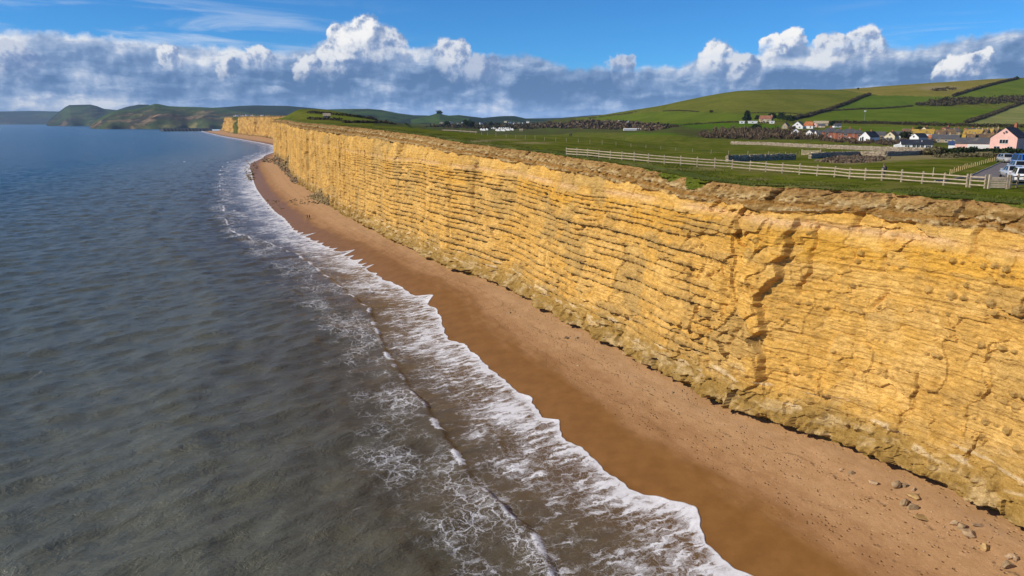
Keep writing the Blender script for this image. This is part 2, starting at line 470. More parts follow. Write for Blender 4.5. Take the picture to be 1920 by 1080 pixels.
# heights of the land behind the cliff: columns are bearings (photograph u at the horizon), rows distances ahead
def z_at(u, v, Y): return at_y(u, v, Y)[2]
Q_U = [380, 512, 560, 640, 740, 860, 960, 1060, 1150, 1250, 1320, 1380, 1440, 1560, 1640, 1750, 1870, 1960, 2150, 2600]
Y_R = [40, 100, 150, 230, 300, 400, 500, 600, 700, 800, 900, 1000, 1100, 1200, 1300, 1400, 1500, 1700, 2000, 2600]
def build_table():
    near = {40: 27, 100: 26.6, 150: 25.7, 230: 23.9, 300: 22.8, 400: 22.5}
    crest = {1250: (1360, 195), 1320: (1340, 180.5), 1380: (1300, 171), 1440: (1250, 168), 1560: (1300, 168), 1640: (1340, 163), 1750: (1380, 155), 1870: (1400, 148), 1960: (1420, 144), 2150: (1450, 138), 2600: (1500, 135)}
    T = np.zeros((len(Y_R), len(Q_U)))
    for j, u in enumerate(Q_U):
        if u >= 1250:
            yc, vc = crest[u]
            if u >= 1380: prof = [(500, 251), (600, 243.5), (700, 235), (800, 226), (900, 215), (1000, 203)]
            elif u == 1320: prof = [(500, 252), (600, 246), (700, 240), (800, 232), (900, 223), (1000, 213)]
            else: prof = [(500, 253), (600, 248), (700, 243.5), (800, 238), (900, 231.5), (1000, 225)]
            ys = list(near) + [p[0] for p in prof]; zs = list(near.values()) + [z_at(u, p[1], p[0]) for p in prof]
            zc = z_at(u, vc, yc); z10 = zs[-1]
            for y in np.arange(1050, yc, 50.0):
                t = (y - 1000) / (yc - 1000); ys.append(y); zs.append(z10 + (zc - z10) * (1 - (1 - t) ** 1.7))
            ys += [yc, yc + 150, yc + 400, 2600]; zs += [zc, zc - 3, zc - 30, zc - 60]
        else:
            tab = {1150: [(40, 27), (100, 27), (150, 26.6), (230, 26.2), (300, 26), (400, 22), (500, 18), (600, 17), (700, 19), (800, 21), (900, 24), (1000, z_at(u, 236, 1000)), (1200, z_at(u, 227, 1200)), (1400, z_at(u, 212, 1400)), (1700, 36), (2600, 20)],
                   1060: [(40, 27), (100, 27.5), (150, 27.4), (230, 27.3), (300, 27), (400, 21), (500, 18), (600, 16), (800, 17), (1000, 21), (1200, z_at(u, 233.5, 1200)), (1500, z_at(u, 222, 1500)), (1700, 30), (2600, 10)],
                   960: [(40, 27), (100, 28), (150, 28), (230, 28), (300, 27.6), (400, 23), (500, 19), (600, 16), (800, 16), (1000, 19), (1200, 22), (1500, 24), (2000, 26), (2600, 26)],
                   860: [(40, 27), (100, 28), (150, 29), (230, 29.3), (300, 29), (400, 27), (500, 22), (600, 19), (800, 19), (1000, 20.5), (1200, 22.5), (1500, 24), (2000, 26), (2600, 26)],
                   740: [(40, 27), (150, 29), (200, 30.6), (300, 31), (400, 31), (500, 31), (600, 31), (700, 30.6), (800, 28), (900, 26), (1100, 23), (1500, 24), (2600, 26)],
                   640: [(40, 27), (200, 31), (300, 32), (400, 33), (500, 35), (600, 38.5), (700, 42), (800, 43.4), (900, 40), (1000, 34), (1200, 28), (1500, 26), (2600, 26)],
                   560: [(40, 27), (300, 32), (400, 33), (500, 34.5), (600, 39), (650, z_at(u, 208, 650)), (700, z_at(u, 205.5, 700)), (800, 47), (900, 45), (1000, 42), (1200, 36), (1500, 36), (2000, 40), (2600, 40)],
                   512: [(40, 27), (400, 33), (600, 36), (700, 43), (800, 44), (900, 40), (1200, 43), (1500, 45), (2000, 47), (2600, 48)],
                   380: [(40, 27), (400, 33), (600, 35), (800, 38), (1200, 43), (1500, 45), (2000, 47), (2600, 48)]}[u]
            ys = [p[0] for p in tab]; zs = [p[1] for p in tab]
        T[:, j] = np.interp(Y_R, ys, zs)
    return T
Q_Q = np.array([(u - 960) / F_PX / 1.02 for u in Q_U]); LY = np.log(np.array(Y_R, float))
TABLE = build_table()
def _cubic_w(t):
    t2 = t * t; t3 = t2 * t
    return (-.5 * t + t2 - .5 * t3, 1 - 2.5 * t2 + 1.5 * t3, .5 * t + 2 * t2 - 1.5 * t3, -.5 * t2 + .5 * t3)
def table_z(x, y):
    y_ = np.clip(y, 40.01, 2590); q = np.clip(x / y_, Q_Q[0] + 1e-6, Q_Q[-1] - 1e-6)
    fi = np.interp(q, Q_Q, np.arange(len(Q_Q))); fj = np.interp(np.log(y_), LY, np.arange(len(LY)))
    i = np.floor(fi).astype(int); j = np.floor(fj).astype(int)
    wi = _cubic_w(fi - i); wj = _cubic_w(fj - j); out = 0
    for a in range(4):
        jj = np.clip(j + a - 1, 0, len(LY) - 1)
        for b in range(4):
            ii = np.clip(i + b - 1, 0, len(Q_Q) - 1)
            out = out + wj[a] * wi[b] * TABLE[jj, ii]
    return out
def land_z(x, y):
    x = np.asarray(x, float); y = np.asarray(y, float)
    s, n = to_sn(x, y)
    m = n - top_n(s)
    w = sstep(m, 1.0, np.where(s > 1000, 260.0, 26.0))
    r = np.hypot(x, y)
    z = top_z(s) * (1 - w) + table_z(x, y) * w
    bumps = 0.10 * fbm(x / 6, y / 6, 31, 2) * sstep(m, 0, 6) + np.clip((r - 200) / 800, 0, 1) * 1.2 * fbm(x / 90, y / 90, 33, 3)
    return z + bumps
def hit(u, v, lo=40.0, hi=3400.0):
    """where a photograph pixel meets the land"""
    d = ray(u, v)
    ts = np.geomspace(lo, hi, 1500)
    z = CAM_H + d[2] * ts - land_z(d[0] * ts, d[1] * ts)
    s, n = to_sn(d[0] * ts, d[1] * ts)
    z = np.where(n < top_n(s) + 0.5, 1.0, z)
    k = np.where((z[:-1] > 0) & (z[1:] <= 0))[0]
    if len(k) == 0:
        far = ts > 500; i = int(np.argmin(np.where(far, np.abs(z) / ts, 9e9))); t = ts[i]
    else:
        i = k[0]; t = ts[i] + (ts[i + 1] - ts[i]) * z[i] / (z[i] - z[i + 1])
    x, y = d[0] * t, d[1] * t
    return Vector((x, y, float(land_z(x, y))))
def project(x, y, z):
    zz = z - CAM_H
    f = y * _cp - zz * _sp; up = y * _sp + zz * _cp
    f = np.maximum(f, 1e-3)
    return 960 + F_PX * x / f, 540 - F_PX * up / f
def beach_z(s, n):
    """sand: foot of the cliff down to below the sea"""
    nb = base_n(s); w = water_smooth(s)
    t = (n - w) / np.maximum(nb - w, 1.0)
    up = 0.22 + (FOOT - 0.22) * (np.clip(t, 0, 1.6) ** 0.92)
    dn = 0.22 + (n - w) * 0.055
    return np.where(t > 0, up, np.maximum(dn, -2.5))

# ================================================================== CLIFF
def graded(s0, s1, rate, dmin, origin=0.0, near=45.0):
    out = [s0]
    while out[-1] < s1:
        d = max(abs(out[-1] - origin), near)
        out.append(out[-1] + max(dmin, rate * d))
    return np.array(out)
SC = np.concatenate([np.arange(-120, 12, 0.8), np.arange(12, 26, 0.3), graded(26, 2900, 0.0027, 0.105, 0.0, 38.0)])
BEDS = [  # height, thickness, reach
    (22.9, .16, .16), (22.35, .15, .20), (21.75, .20, .26), (21.1, .16, .22), (20.4, .24, .34), (19.6, .18, .24), (18.75, .30, .42), (17.9, .18, .22), (17.1, .28, .40),
    (16.2, .16, .18), (15.3, .30, .44), (14.3, .22, .28), (13.2, .34, .48), (12.2, .16, .2), (11.2, .26, .36), (10.1, .30, .42), (9.0, .18, .24), (7.9, .36, .50),
    (6.7, .24, .30), (5.7, .26, .34)]
def make_cliff():
    R = 310
    s = SC[None, :]
    zt = top_z(SC)[None, :]; zb = 1.6
    t = np.linspace(0, 1, R)[:, None]
    z = zb + (zt - zb) * t
    S = np.broadcast_to(s, z.shape)
    h = zt - z
    dip = np.interp(SC, [30, 60, 86, 132, 194, 400, 800, 3000], [-.5, 0, .1, .7, .6, 2, 6, 14])[None, :]
    undul = 0.10 * perlin(s / 9.0, 0.3, 2) + 0.40 * perlin(s / 37.0, 0.6, 3) + 0.05 * perlin(S / 5.0, z / 6.0, 4)
    zc = z - dip - undul
    far = sstep(s, 120, 260); mid = sstep(s, 50, 62) * (1 - sstep(s, 190, 290))
    broken = np.exp(-((s - 54.5) / 7.0) ** 2)                    # shattered stretch
    rubble_h = 2.15 + 0.35 * perlin(s / 6, 0.0, 5) + 0.25 * perlin(S / 2, z / 2, 6) + 0.6 * far
    in_rub = 1 - sstep(h, rubble_h - 0.12, rubble_h + 0.12)
    hh = np.clip(1 - h / 5.0, 0, 1)
    setback = (z - 3) * 0.048 + 2.1 * hh ** 1.6
    face = 1 - in_rub
    # ----- shape of the face, metres seaward
    D = 0.9 * perlin(S / 31, z / 70, 10) + 0.40 * perlin(S / 11, z / 26, 11)
    # large joint-bounded slabs
    wx = S / 6.0 + 0.35 * perlin(S / 3, z / 4, 12); wz = zc / 8.0 + 0.25 * perlin(S / 4, z / 3, 13)
    f1, f2, cid, gx, gy = worley(wx, wz, 14)
    tilt = rnd(np.floor(cid * 9999), cid * 0, 3) - 0.4
    D = D + (0.30 + 0.75 * broken + 0.35 * far) * ((cid - 0.5) * 0.95 + gx * tilt * 1.1) * face
    # middle-sized blocks, broken along the bedding
    f1m, f2m, cidm, gxm, gym = worley(S / 2.6 + 0.5 * perlin(S / 1.7, z / 1.5, 62), zc / 1.5 + 0.35 * perlin(S / 1.5, z, 63), 64)
    patchy = sstep(perlin(S / 9, z / 6, 18), -0.05, 0.40)
    D = D + (0.30 + 0.70 * patchy + 0.9 * broken) * ((cidm - 0.5) * 0.22 + gxm * (rnd(np.floor(cidm * 9999), cidm * 0, 5) - 0.5) * 0.75 + gym * (rnd(np.floor(cidm * 9999), cidm * 0, 6) - 0.6) * 0.35) * face
    f1b, f2b, cidb, gxb, gyb = worley(S / 0.9 + 0.5 * perlin(S, z, 15), zc / 0.75 + 0.4 * perlin(S, z, 16), 17)
    D = D + (0.25 + 0.6 * patchy + 0.6 * broken) * ((cidb - 0.5) * 0.15 + gxb * (cidb - .5) * 0.22) * face
    # upright joints in the farther face
    jx = S / 9.0 + 0.12 * perlin(S / 3, z / 5, 19)
    j1, j2, jc, jgx, _ = worley(jx, 0.5, 20)
    D = D + far * ((jc - 0.5) * 1.7 * np.clip(s / 400, 0.6, 3.0) + jgx * (jc - 0.5) * 1.2 - 0.5 * (1 - sstep(j2 - j1, 0, 0.10)))
    k1, k2, kc, kgx, _ = worley(S / 2.7 + 0.2 * perlin(S / 2, z / 2.5, 65), z / 14.0, 66)
    D = D + far * ((kc - 0.5) * 0.55 + kgx * (kc - .5) * 0.5)
    fl1, fl2, flc, flg, _ = worley(S / 26.0 + 0.15 * perlin(S / 9, z / 7, 26), z / 60.0, 77)
    D = D + sstep(s, 700, 1100) * (6.0 * perlin(S / 60, z / 80, 25) + 7.0 * (flc - 0.5) + 9.0 * flg * (flc - 0.4) + 2.5 * perlin(S / 9, z / 11, 78))
    # hard beds: weathered ledges and rows of rounded nodules between soft sand
    soft = np.zeros(z.shape); bedcol = np.zeros(z.shape)
    bed_w = ((0.22 + 0.75 * mid + 0.25 * sstep(s, 60, 120)) * (1 - 0.45 * far))
    nod_w = (1 - 0.35 * mid) * (1 - 0.6 * far)
    for i, (bz, th, reach) in enumerate(BEDS):
        rows = np.where((np.abs(zc - bz) < 1.5).any(axis=1))[0]
        if len(rows) == 0: continue
        sl = slice(rows[0], rows[-1] + 1)
        zz = zc[sl] - bz - 0.05 * perlin(s / 2.2, i * 3.7, 40 + i) - 0.09 * perlin(s / 8.0, i * 1.7, 140 + i)
        bias = 0.50 * (((i * 7919) % 97) / 97.0) - 0.26
        cont = sstep(perlin(s / 9.0, i * 5.1, 60 + i) + 0.5 * perlin(s / 2.6, i * 4.4, 160 + i) + 0.34 * mid + bias, -0.12, 0.25)
        thv = th * (0.70 + 1.1 * np.abs(perlin(s / 4.0, i * 6.1, 180 + i)))
        rag = 0.45 + 0.9 * np.abs(perlin(S[sl] / 0.7, zz / 0.22 + i * 3.1, 200 + i)) + 0.7 * np.abs(perlin(s / 1.9, i * 2.9, 90 + i))
        prof = np.where(zz > 0, np.clip(1.12 - zz / (thv * 2.0), 0, 1), np.clip(1.1 + zz / (0.10 + 0.25 * thv), 0, 1))
        D[sl] += bed_w * reach * cont * rag * prof * face[sl]
        # nodules
        sp = 0.62 + 0.5 * ((i * 37) % 11) / 11.0
        cell = np.floor(s / sp); here = rnd(cell, cell * 0 + i, 7)
        ctr = (cell + 0.3 + 0.4 * rnd(cell, cell * 0 + i, 8)) * sp
        grp = sstep(perlin(s / 6.5, i * 8.3, 220 + i) + 0.5 * perlin(s / 1.8, i * 3.3, 240 + i) - 0.06, -0.05, 0.35)
        rad = sp * (0.14 + 0.34 * rnd(cell, cell * 0 + i, 9) ** 1.5) * (here > 0.3)
        zo = (rnd(cell, cell * 0 + i, 10) - 0.5) * 0.25
        r2 = ((S[sl] - ctr) / np.maximum(rad, 0.01)) ** 2 + ((zz - zo + 0.10 * perlin(S[sl] / 0.3, zz / 0.3, 260)) / np.maximum(rad * 0.85, 0.01)) ** 2
        dome = np.sqrt(np.clip(1 - r2, 0, 1))
        D[sl] += nod_w * grp * dome * np.minimum(rad * 1.1, 0.36) * face[sl]
        bedcol[sl] = np.maximum(bedcol[sl], np.maximum(cont * (0.25 + 0.75 * mid) * np.exp(-(zz / (thv * 1.15)) ** 2) * np.clip(rag - 0.15, 0, 1), 0.62 * grp * sstep(dome, 0.0, 0.7) * nod_w))
        dz_ = -zz
        soft[sl] = np.where((dz_ > 0) & (dz_ < 1.1), -0.26 * (1 - dz_ / 1.1) * cont, soft[sl])
    D = D + soft * bed_w * face * sstep(zc, 5, 6.5)
    D = D + 0.09 * fbm(S / 0.5, zc / 0.22, 21, 3) + 0.06 * fbm(S / 3.0, zc / 1.4, 22, 2) + 0.10 * np.clip(perlin(S / 6, zc / 0.28, 79), -.3, .3) * face
    # rubbly limestone and soil at the top
    ra, rb, rc, rgx, rgy = worley(S / 0.55 + 0.3 * perlin(S, z, 23), z / 0.34, 24)
    ra2, rb2, rc2, rgx2, _ = worley(S / 1.7 + 0.3 * perlin(S, z, 67), z / 0.95 + 0.3 * perlin(S, z, 26), 27)
    gl = np.clip(1 - np.abs(perlin(S / 3.1, z / 7, 28)) * 6.0, 0, 1) ** 1.5 * sstep(perlin(s / 7, 0.0, 68), -0.05, 0.3)
    rub = (0.45 - ra) * 0.42 * (0.35 + rc) + (rc2 - 0.5) * 0.50 + rgx2 * (rc2 - 0.5) * 0.6 - gl * 0.55 + 0.45 * np.clip(perlin(S / 6.3, z / 9, 29), -0.5, 0.5) + 0.22 * fbm(S / 1.0, z / 0.6, 30, 3) + 0.18
    course = np.exp(-((h - 1.15 - 0.25 * perlin(s / 8, 0.0, 69)) / 0.30) ** 2) + np.exp(-((h - rubble_h + 0.25) / 0.22) ** 2)
    r3, _, rc3, rg3, _ = worley(S / 0.30, z / 0.22, 81)
    rub = rub * 0.9 + (0.45 - r3) * 0.16 * (0.4 + rc3) + 0.05 * fbm(S / 0.25, z / 0.2, 82, 2)
    rub = rub + course * (0.16 + 0.22 * (rc - 0.3))
    D = D + rub * in_rub
    # the rubble overhangs the smooth pale sand just beneath
    pale = np.exp(-((zc - 23.55) / 0.42) ** 2)
    D = D - 0.22 * pale * (1 - 0.6 * far) * face
    # step where the face is broken near s = 50
    rg_ = np.random.default_rng(31); nd_ = np.arange(0, 45, 1.4)
    stepline = 50.0 - 0.10 * (z - 15) + np.interp(z, nd_, rg_.uniform(-1.2, 1.2, len(nd_))) + np.interp(z, np.arange(0, 45, 0.4), rg_.uniform(-0.25, 0.25, len(np.arange(0, 45, 0.4))))
    D = D + 0.95 * (sstep(S, stepline, stepline + 0.25) - 0.5) * sstep(z, 4, 9) * (1 - sstep(z, 23, 24.5)) * (1 - sstep(s, 52, 64)) * sstep(s, 40, 49)
    for (s0, z0, z1, wob, wid, dep) in [(51.6, 23.4, 27.2, .5, .55, 2.0), (47.2, 16, 24, 1.0, .2, .6), (40.2, 16, 23.5, .9, .3, .45), (53.6, 9, 15, 1.2, .3, .6), (55.2, 13, 18, 1.4, .5, .7),
                                        (57.5, 6, 17, 1.0, .4, .7), (36.2, 5.5, 12, .9, .14, .5), (61.5, 13, 21, .9, .3, .5), (43.5, 22.8, 27, .6, .3, .8), (33.6, 22, 26, .5, .25, .6),
                                        (72.0, 12, 18, .8, .3, .5), (90.0, 23, 26, .4, .3, .8), (30.5, 5, 9, .6, .12, .5), (98, 9, 16, .9, .3, .6), (128, 14, 27, .8, .5, 1.0), (136.5, 6, 26, .8, .6, 1.1),
                                        (152, 8, 28, 1, .5, .9), (171, 5, 29, 1, .7, 1.2), (205, 4, 30, 1, .8, 1.3), (241, 4, 31, 1, .8, 1.6), (262, 10, 31, 1.2, .9, 1.8), (310, 4, 32, 1.2, 1.2, 1.5), (352, 4, 33, 1.2, 1.2, 2.0), (640, 24, 37, 1, 6, 7)]:
        cs = np.where(np.abs(SC - s0) < 4 + wid * 5)[0]
        if len(cs) == 0: continue
        c_ = slice(cs[0], cs[-1] + 1); zl = z[:, c_]
        rg = np.random.default_rng(int(s0 * 10)); nd = np.arange(0, 45, 1.1); sc = s0 + wob * np.interp(zl, nd, rg.uniform(-0.7, 0.7, len(nd))) + 0.3 * wob * np.interp(zl, np.arange(0, 45, 0.35), rg.uniform(-0.5, 0.5, len(np.arange(0, 45, 0.35))))
        win = sstep(zl, z0, z0 + 1.0) * (1 - sstep(zl, z1 - 0.6, z1 + 0.3)) * (0.45 + 0.8 * np.clip(perlin(zl / 1.3, zl * 0 + s0, 71) + 0.35, 0, 1))
        off = (S[:, c_] - sc) / wid
        D[:, c_] -= dep * win * np.where(off < 0, np.clip(1 + off * 2.2, 0, 1), np.clip(1 - off * 0.6, 0, 1))
    # foot: worn shelf with a hollow beneath, harder rounded blocks
    lip = 4.0 + 0.45 * perlin(s / 5, 0.0, 35) + 0.2 * perlin(s / 1.4, 0.0, 72)
    shelf = np.where(z > lip, np.exp(-((z - lip) / 0.8) ** 2), np.exp(-((z - lip) / 0.22) ** 2))
    sh_w = 0.55 + 0.6 * perlin(s / 3.2, 0.0, 36) + 0.45 * np.abs(perlin(S / 0.7, z / 1.5, 37))
    D = D + 1.35 * shelf * np.clip(sh_w, 0.0, 1.6) * (1 - sstep(s, 150, 260))
    D = D - 0.75 * (1 - sstep(z, 3.2, 3.8)) * (1 - 0.7 * far)
    low = 1 - sstep(z, 4.4, 7.6)
    l1, l2, lc, lgx, lgy = worley(S / 1.5 + 0.4 * perlin(S, z, 73), z / 0.8 + 0.3 * perlin(S, z, 74), 75)
    D = D + low * ((lc - 0.5) * 0.55 + lgx * (lc - .5) * 0.8 + 0.25 * fbm(S / 1.2, z / 0.7, 38, 3) + 0.7 * np.clip(perlin(S / 4.5, z / 3.2, 39), -0.4, 0.6)) + 0.25 * low
    n = base_n(SC)[None, :] + setback - D
    P = np.zeros(z.shape + (3,)); P[..., :2] = xy(S, n); P[..., 2] = z + 0.05 * fbm(S / 0.8, z / 0.8, 45, 2)
    # ----- rock colours
    def C(*c): return np.array(c)[None, None, :]
    def mix(a, b, w): return a + (b - a) * w[..., None]
    g1 = 0.5 + 0.62 * fbm(S / 5, zc / 0.6, 50, 5, 0.6); g2 = 0.5 + 0.5 * fbm(S / 13, z / 8, 51, 3)
    col = mix(C(.60, .330, .066), C(.74, .440, .110), np.clip(g1 * 1.8 - .4, 0, 1))
    col = mix(col, C(.50, .295, .085), np.clip((g2 - 0.42) * 1.6, 0, 0.75))
    col = mix(col, C(.65, .345, .045), sstep(zc, 19.5, 21.5) * (1 - sstep(zc, 22.6, 23.2)) * 0.7 * (1 - 0.5 * far))
    col = mix(col, C(.46, .275, .080), np.clip(far * (0.35 + 1.0 * (g2 - .45)), 0, .8))
    col = mix(col, C(.75, .475, .155), np.clip((cid - 0.62) * 3.2, 0, 0.55) * (1 - 0.3 * far) * sstep(fbm(S / 3, z / 2, 80, 3), -0.35, 0.2))
    col = mix(col, C(.43, .295, .115), np.clip((0.30 - cid) * 3.0, 0, 0.6))
    col = mix(col, C(.72, .455, .14), (cidm < 0.22) * 0.5)
    streaky = sstep(fbm(S / 0.9, z / 6.0, 57, 3), 0.02, 0.40)
    col = mix(col, C(.42, .245, .065), np.clip(streaky * (0.38 + 0.50 * far), 0, .75))
    thinbed = sstep(perlin(S / 11, zc / 0.16, 76), 0.15, 0.45) * (0.4 + 0.4 * mid)
    col = mix(col, C(.44, .27, .085), np.clip(thinbed, 0, 1) * 0.55)
    col = mix(col, C(.40, .26, .095), (cidm > 0.72) * patchy * 0.45)
    col = mix(col, C(.285, .185, .070), np.clip(bedcol * 0.85, 0, 0.9) * (1 - 0.4 * far))
    col = mix(col, C(.66, .42, .20), np.exp(-((zc - 23.65) / 0.36) ** 2) * (0.85 * sstep(perlin(s / 9, 0.0, 52), -0.4, 0.1)) * (1 - 0.5 * far))
    rubc = mix(C(.215, .120, .034), C(.48, .310, .118), np.clip(rc * 0.6 + rc3 * 0.4 + (g1 - .5) * 1.2, 0, 1))
    rubc = mix(rubc, C(.56, .41, .20), np.clip(course * (rc > 0.45) * 0.8, 0, 0.8))
    rubc = mix(rubc, C(.31, .155, .035), np.exp(-((h - 1.6 - 0.25 * perlin(s / 9, 0.0, 53)) / 0.22) ** 2) * 0.85)
    rubc = mix(rubc, C(.36, .20, .075), (1 - sstep(h, 0.15, 0.7)) * 0.75)
    rubc = mix(rubc, rubc * 0.72, np.broadcast_to(far * 0.8, z.shape))
    col = mix(col, rubc, in_rub)
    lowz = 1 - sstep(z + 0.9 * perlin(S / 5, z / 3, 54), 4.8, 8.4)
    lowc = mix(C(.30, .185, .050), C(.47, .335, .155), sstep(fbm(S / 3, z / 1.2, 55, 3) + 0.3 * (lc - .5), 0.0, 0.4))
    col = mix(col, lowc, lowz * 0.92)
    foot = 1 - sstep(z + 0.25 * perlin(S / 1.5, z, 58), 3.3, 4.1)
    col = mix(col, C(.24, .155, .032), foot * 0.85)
    wht = sstep(perlin(S / 3.0, zc / 0.55, 56), 0.34, 0.50) * np.exp(-((z - 6.4) / 1.4) ** 2)
    col = mix(col, C(.66, .51, .30), wht * 0.75)
    # turf hanging over the edge
    edge_j = 0.04 + 0.30 * np.clip(perlin(s / 3.0, 0.0, 46) + 0.25 * perlin(s / 0.7, 0.0, 47), -0.2, 1)
    gr = 1 - sstep(h, np.maximum(edge_j - 0.10, 0.0), np.maximum(edge_j + 0.10, 0.10))
    gr = np.maximum(gr, (1 - sstep(h + 1.0 * perlin(S / 2.5, z / 2, 48), 0.1, 1.3)) * np.exp(-((s - 66) / 6) ** 2))
    gap = sstep(s, 2000, 2040) * (1 - sstep(s, 2130, 2170))
    gr = np.maximum(gr, np.broadcast_to(gap, gr.shape))
    # cap rows reaching inland
    caps = [0.10, 0.3, 0.6, 1.1, 1.8, 2.8, 4.2]
    Pl = [P]; cl = [col]; gl_ = [gr]
    for m in caps:
        q = np.zeros((1, len(SC), 3)); nn = n[-1:] + m
        q[..., :2] = xy(s, nn)
        zz = land_z(q[..., 0], q[..., 1]) + (0.09 * fbm(s / 0.8, s * 0 + m, 49, 2) + 0.04) * (m < 3) - 0.25 * (m > 4)
        q[..., 2] = np.where(m < 0.5, P[-1:, :, 2] + 0.04 + 0.12 * m, zz)
        Pl.append(q); cl.append(col[-1:]); gl_.append(np.clip(gr[-1:] + m * 1.5, 0, 1))
    P = np.concatenate(Pl); col = np.concatenate(cl); gr = np.concatenate(gl_)
    me = grid_mesh('cliff', P, smooth=False)
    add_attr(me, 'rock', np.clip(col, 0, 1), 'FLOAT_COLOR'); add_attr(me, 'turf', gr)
    return me, n[-1]

def grass_colour(N, pos):
    """short windswept turf: patches of bright, dark and dry straw-coloured grass"""
    big = N.noise(pos, 0.035, 4, 0.6); med = N.noise(pos, 0.35, 5, 0.65); fine = N.noise(pos, 3.2, 4, 0.7)
    c = N.mix(N.step(big, 0.35, 0.65), (0.086, 0.112, 0.006), (0.132, 0.150, 0.012))
    c = N.mix(N.mul(N.step(med, 0.45, 0.60), 0.70), c, (0.052, 0.068, 0.005))
    tuss = N.noise(pos, 0.13, 5, 0.68)
    c = N.mix(N.mul(N.step(tuss, 0.48, 0.60), 0.65), c, (0.190, 0.165, 0.045))
    c = N.mix(N.mul(N.step(tuss, 0.46, 0.38), 0.60), c, (0.048, 0.070, 0.004))
    c = N.mix(N.mul(N.step(fine, 0.45, 0.62), 0.40), c, (0.160, 0.155, 0.040))
    return c, med, fine
def cliff_material():
    m, N, out = material('cliff_sandstone')
    pos = N.n('ShaderNodeNewGeometry').outputs['Position']
    rock = N.attr('rock', 'Color'); turf = N.attr('turf')
    px, py, pz = N.sep(pos)
    flat = N.xyz(px, py, N.mul(pz, 2.6))
    a = N.noise(flat, 1.3, 6, 0.65); b = N.noise(flat, 7.0, 4, 0.65)
    c = N.mix(1.0, rock, N.mix(N.step(a, 0.28, 0.72), (0.74, 0.71, 0.64), (1.18, 1.20, 1.25)), 'MULTIPLY')
    c = N.mix(1.0, c, N.mix(N.step(b, 0.3, 0.7), (0.78, 0.76, 0.72), (1.15, 1.17, 1.2)), 'MULTIPLY')
    pit = N.noise(N.xyz(px, py, N.mul(pz, 2.0)), 3.2, 5, 0.75)
    c = N.mix(N.mul(N.step(pit, 0.60, 0.72), 0.38), c, (0.17, 0.105, 0.035))
    g, med, fine = grass_colour(N, pos)
    tf = N.step(N.add(turf, N.mul(N.sub(N.noise(pos, 2.4, 4, 0.7), 0.5), 0.7)), 0.42, 0.58)
    c = N.mix(tf, c, g)
    bp = N.bump(N.add(N.mul(a, 0.5), N.mul(b, 0.35)), 0.7, 0.16)
    bp2 = N.bump(N.noise(pos, 16.0, 3, 0.7), 0.35, 0.05, bp)
    b_ = principled(N, out, Base_Color=c, Roughness=0.95, Normal=bp2)
    b_.inputs['Specular IOR Level'].default_value = 0.12
    return m
cliff_me, EDGE_N = make_cliff()
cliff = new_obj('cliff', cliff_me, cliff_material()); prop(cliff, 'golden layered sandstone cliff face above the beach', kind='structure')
def edge_n(s): return np.interp(s, SC, EDGE_N)

# ================================================================== BEACH
SB = np.concatenate([np.arange(-120, 20, 1.0), graded(20, 2900, 0.006, 0.22, 0.0, 30.0)])
def make_beach():
    w = water_smooth(SB); nb = base_n(SB)
    tt = np.concatenate([np.linspace(-1.2, 0, 22)[:-1], np.linspace(0, 1.0, 80), [1.03, 1.08, 1.16, 1.3]])[:, None]
    n = np.where(tt < 0, w[None] + tt * 12.0, w[None] + tt * (nb - w)[None])
    S = np.broadcast_to(SB[None], n.shape)
    z = beach_z(S, n)
    d = n - w[None]
    z = z + sstep(d, 2, 7) * (0.10 * fbm(S / 7, n / 2.5, 201, 3) + 0.03 * fbm(S / 0.9, n / 0.7, 202, 2)) + 0.03 * fbm(S / 9, n / 6, 203, 2)
    # sand piled against the foot, rising and falling along it
    z = z + sstep(tt, 0.75, 1.0) * 0.30 * perlin(S / 6.0, n * 0, 204)
    P = np.zeros(n.shape + (3,)); P[..., :2] = xy(S, n); P[..., 2] = z
    me = grid_mesh('beach', P)
    frac = d / np.maximum(nb - w, 1)[None]
    add_attr(me, 'shore', np.stack([S, d, frac], -1), 'FLOAT_VECTOR')
    return me
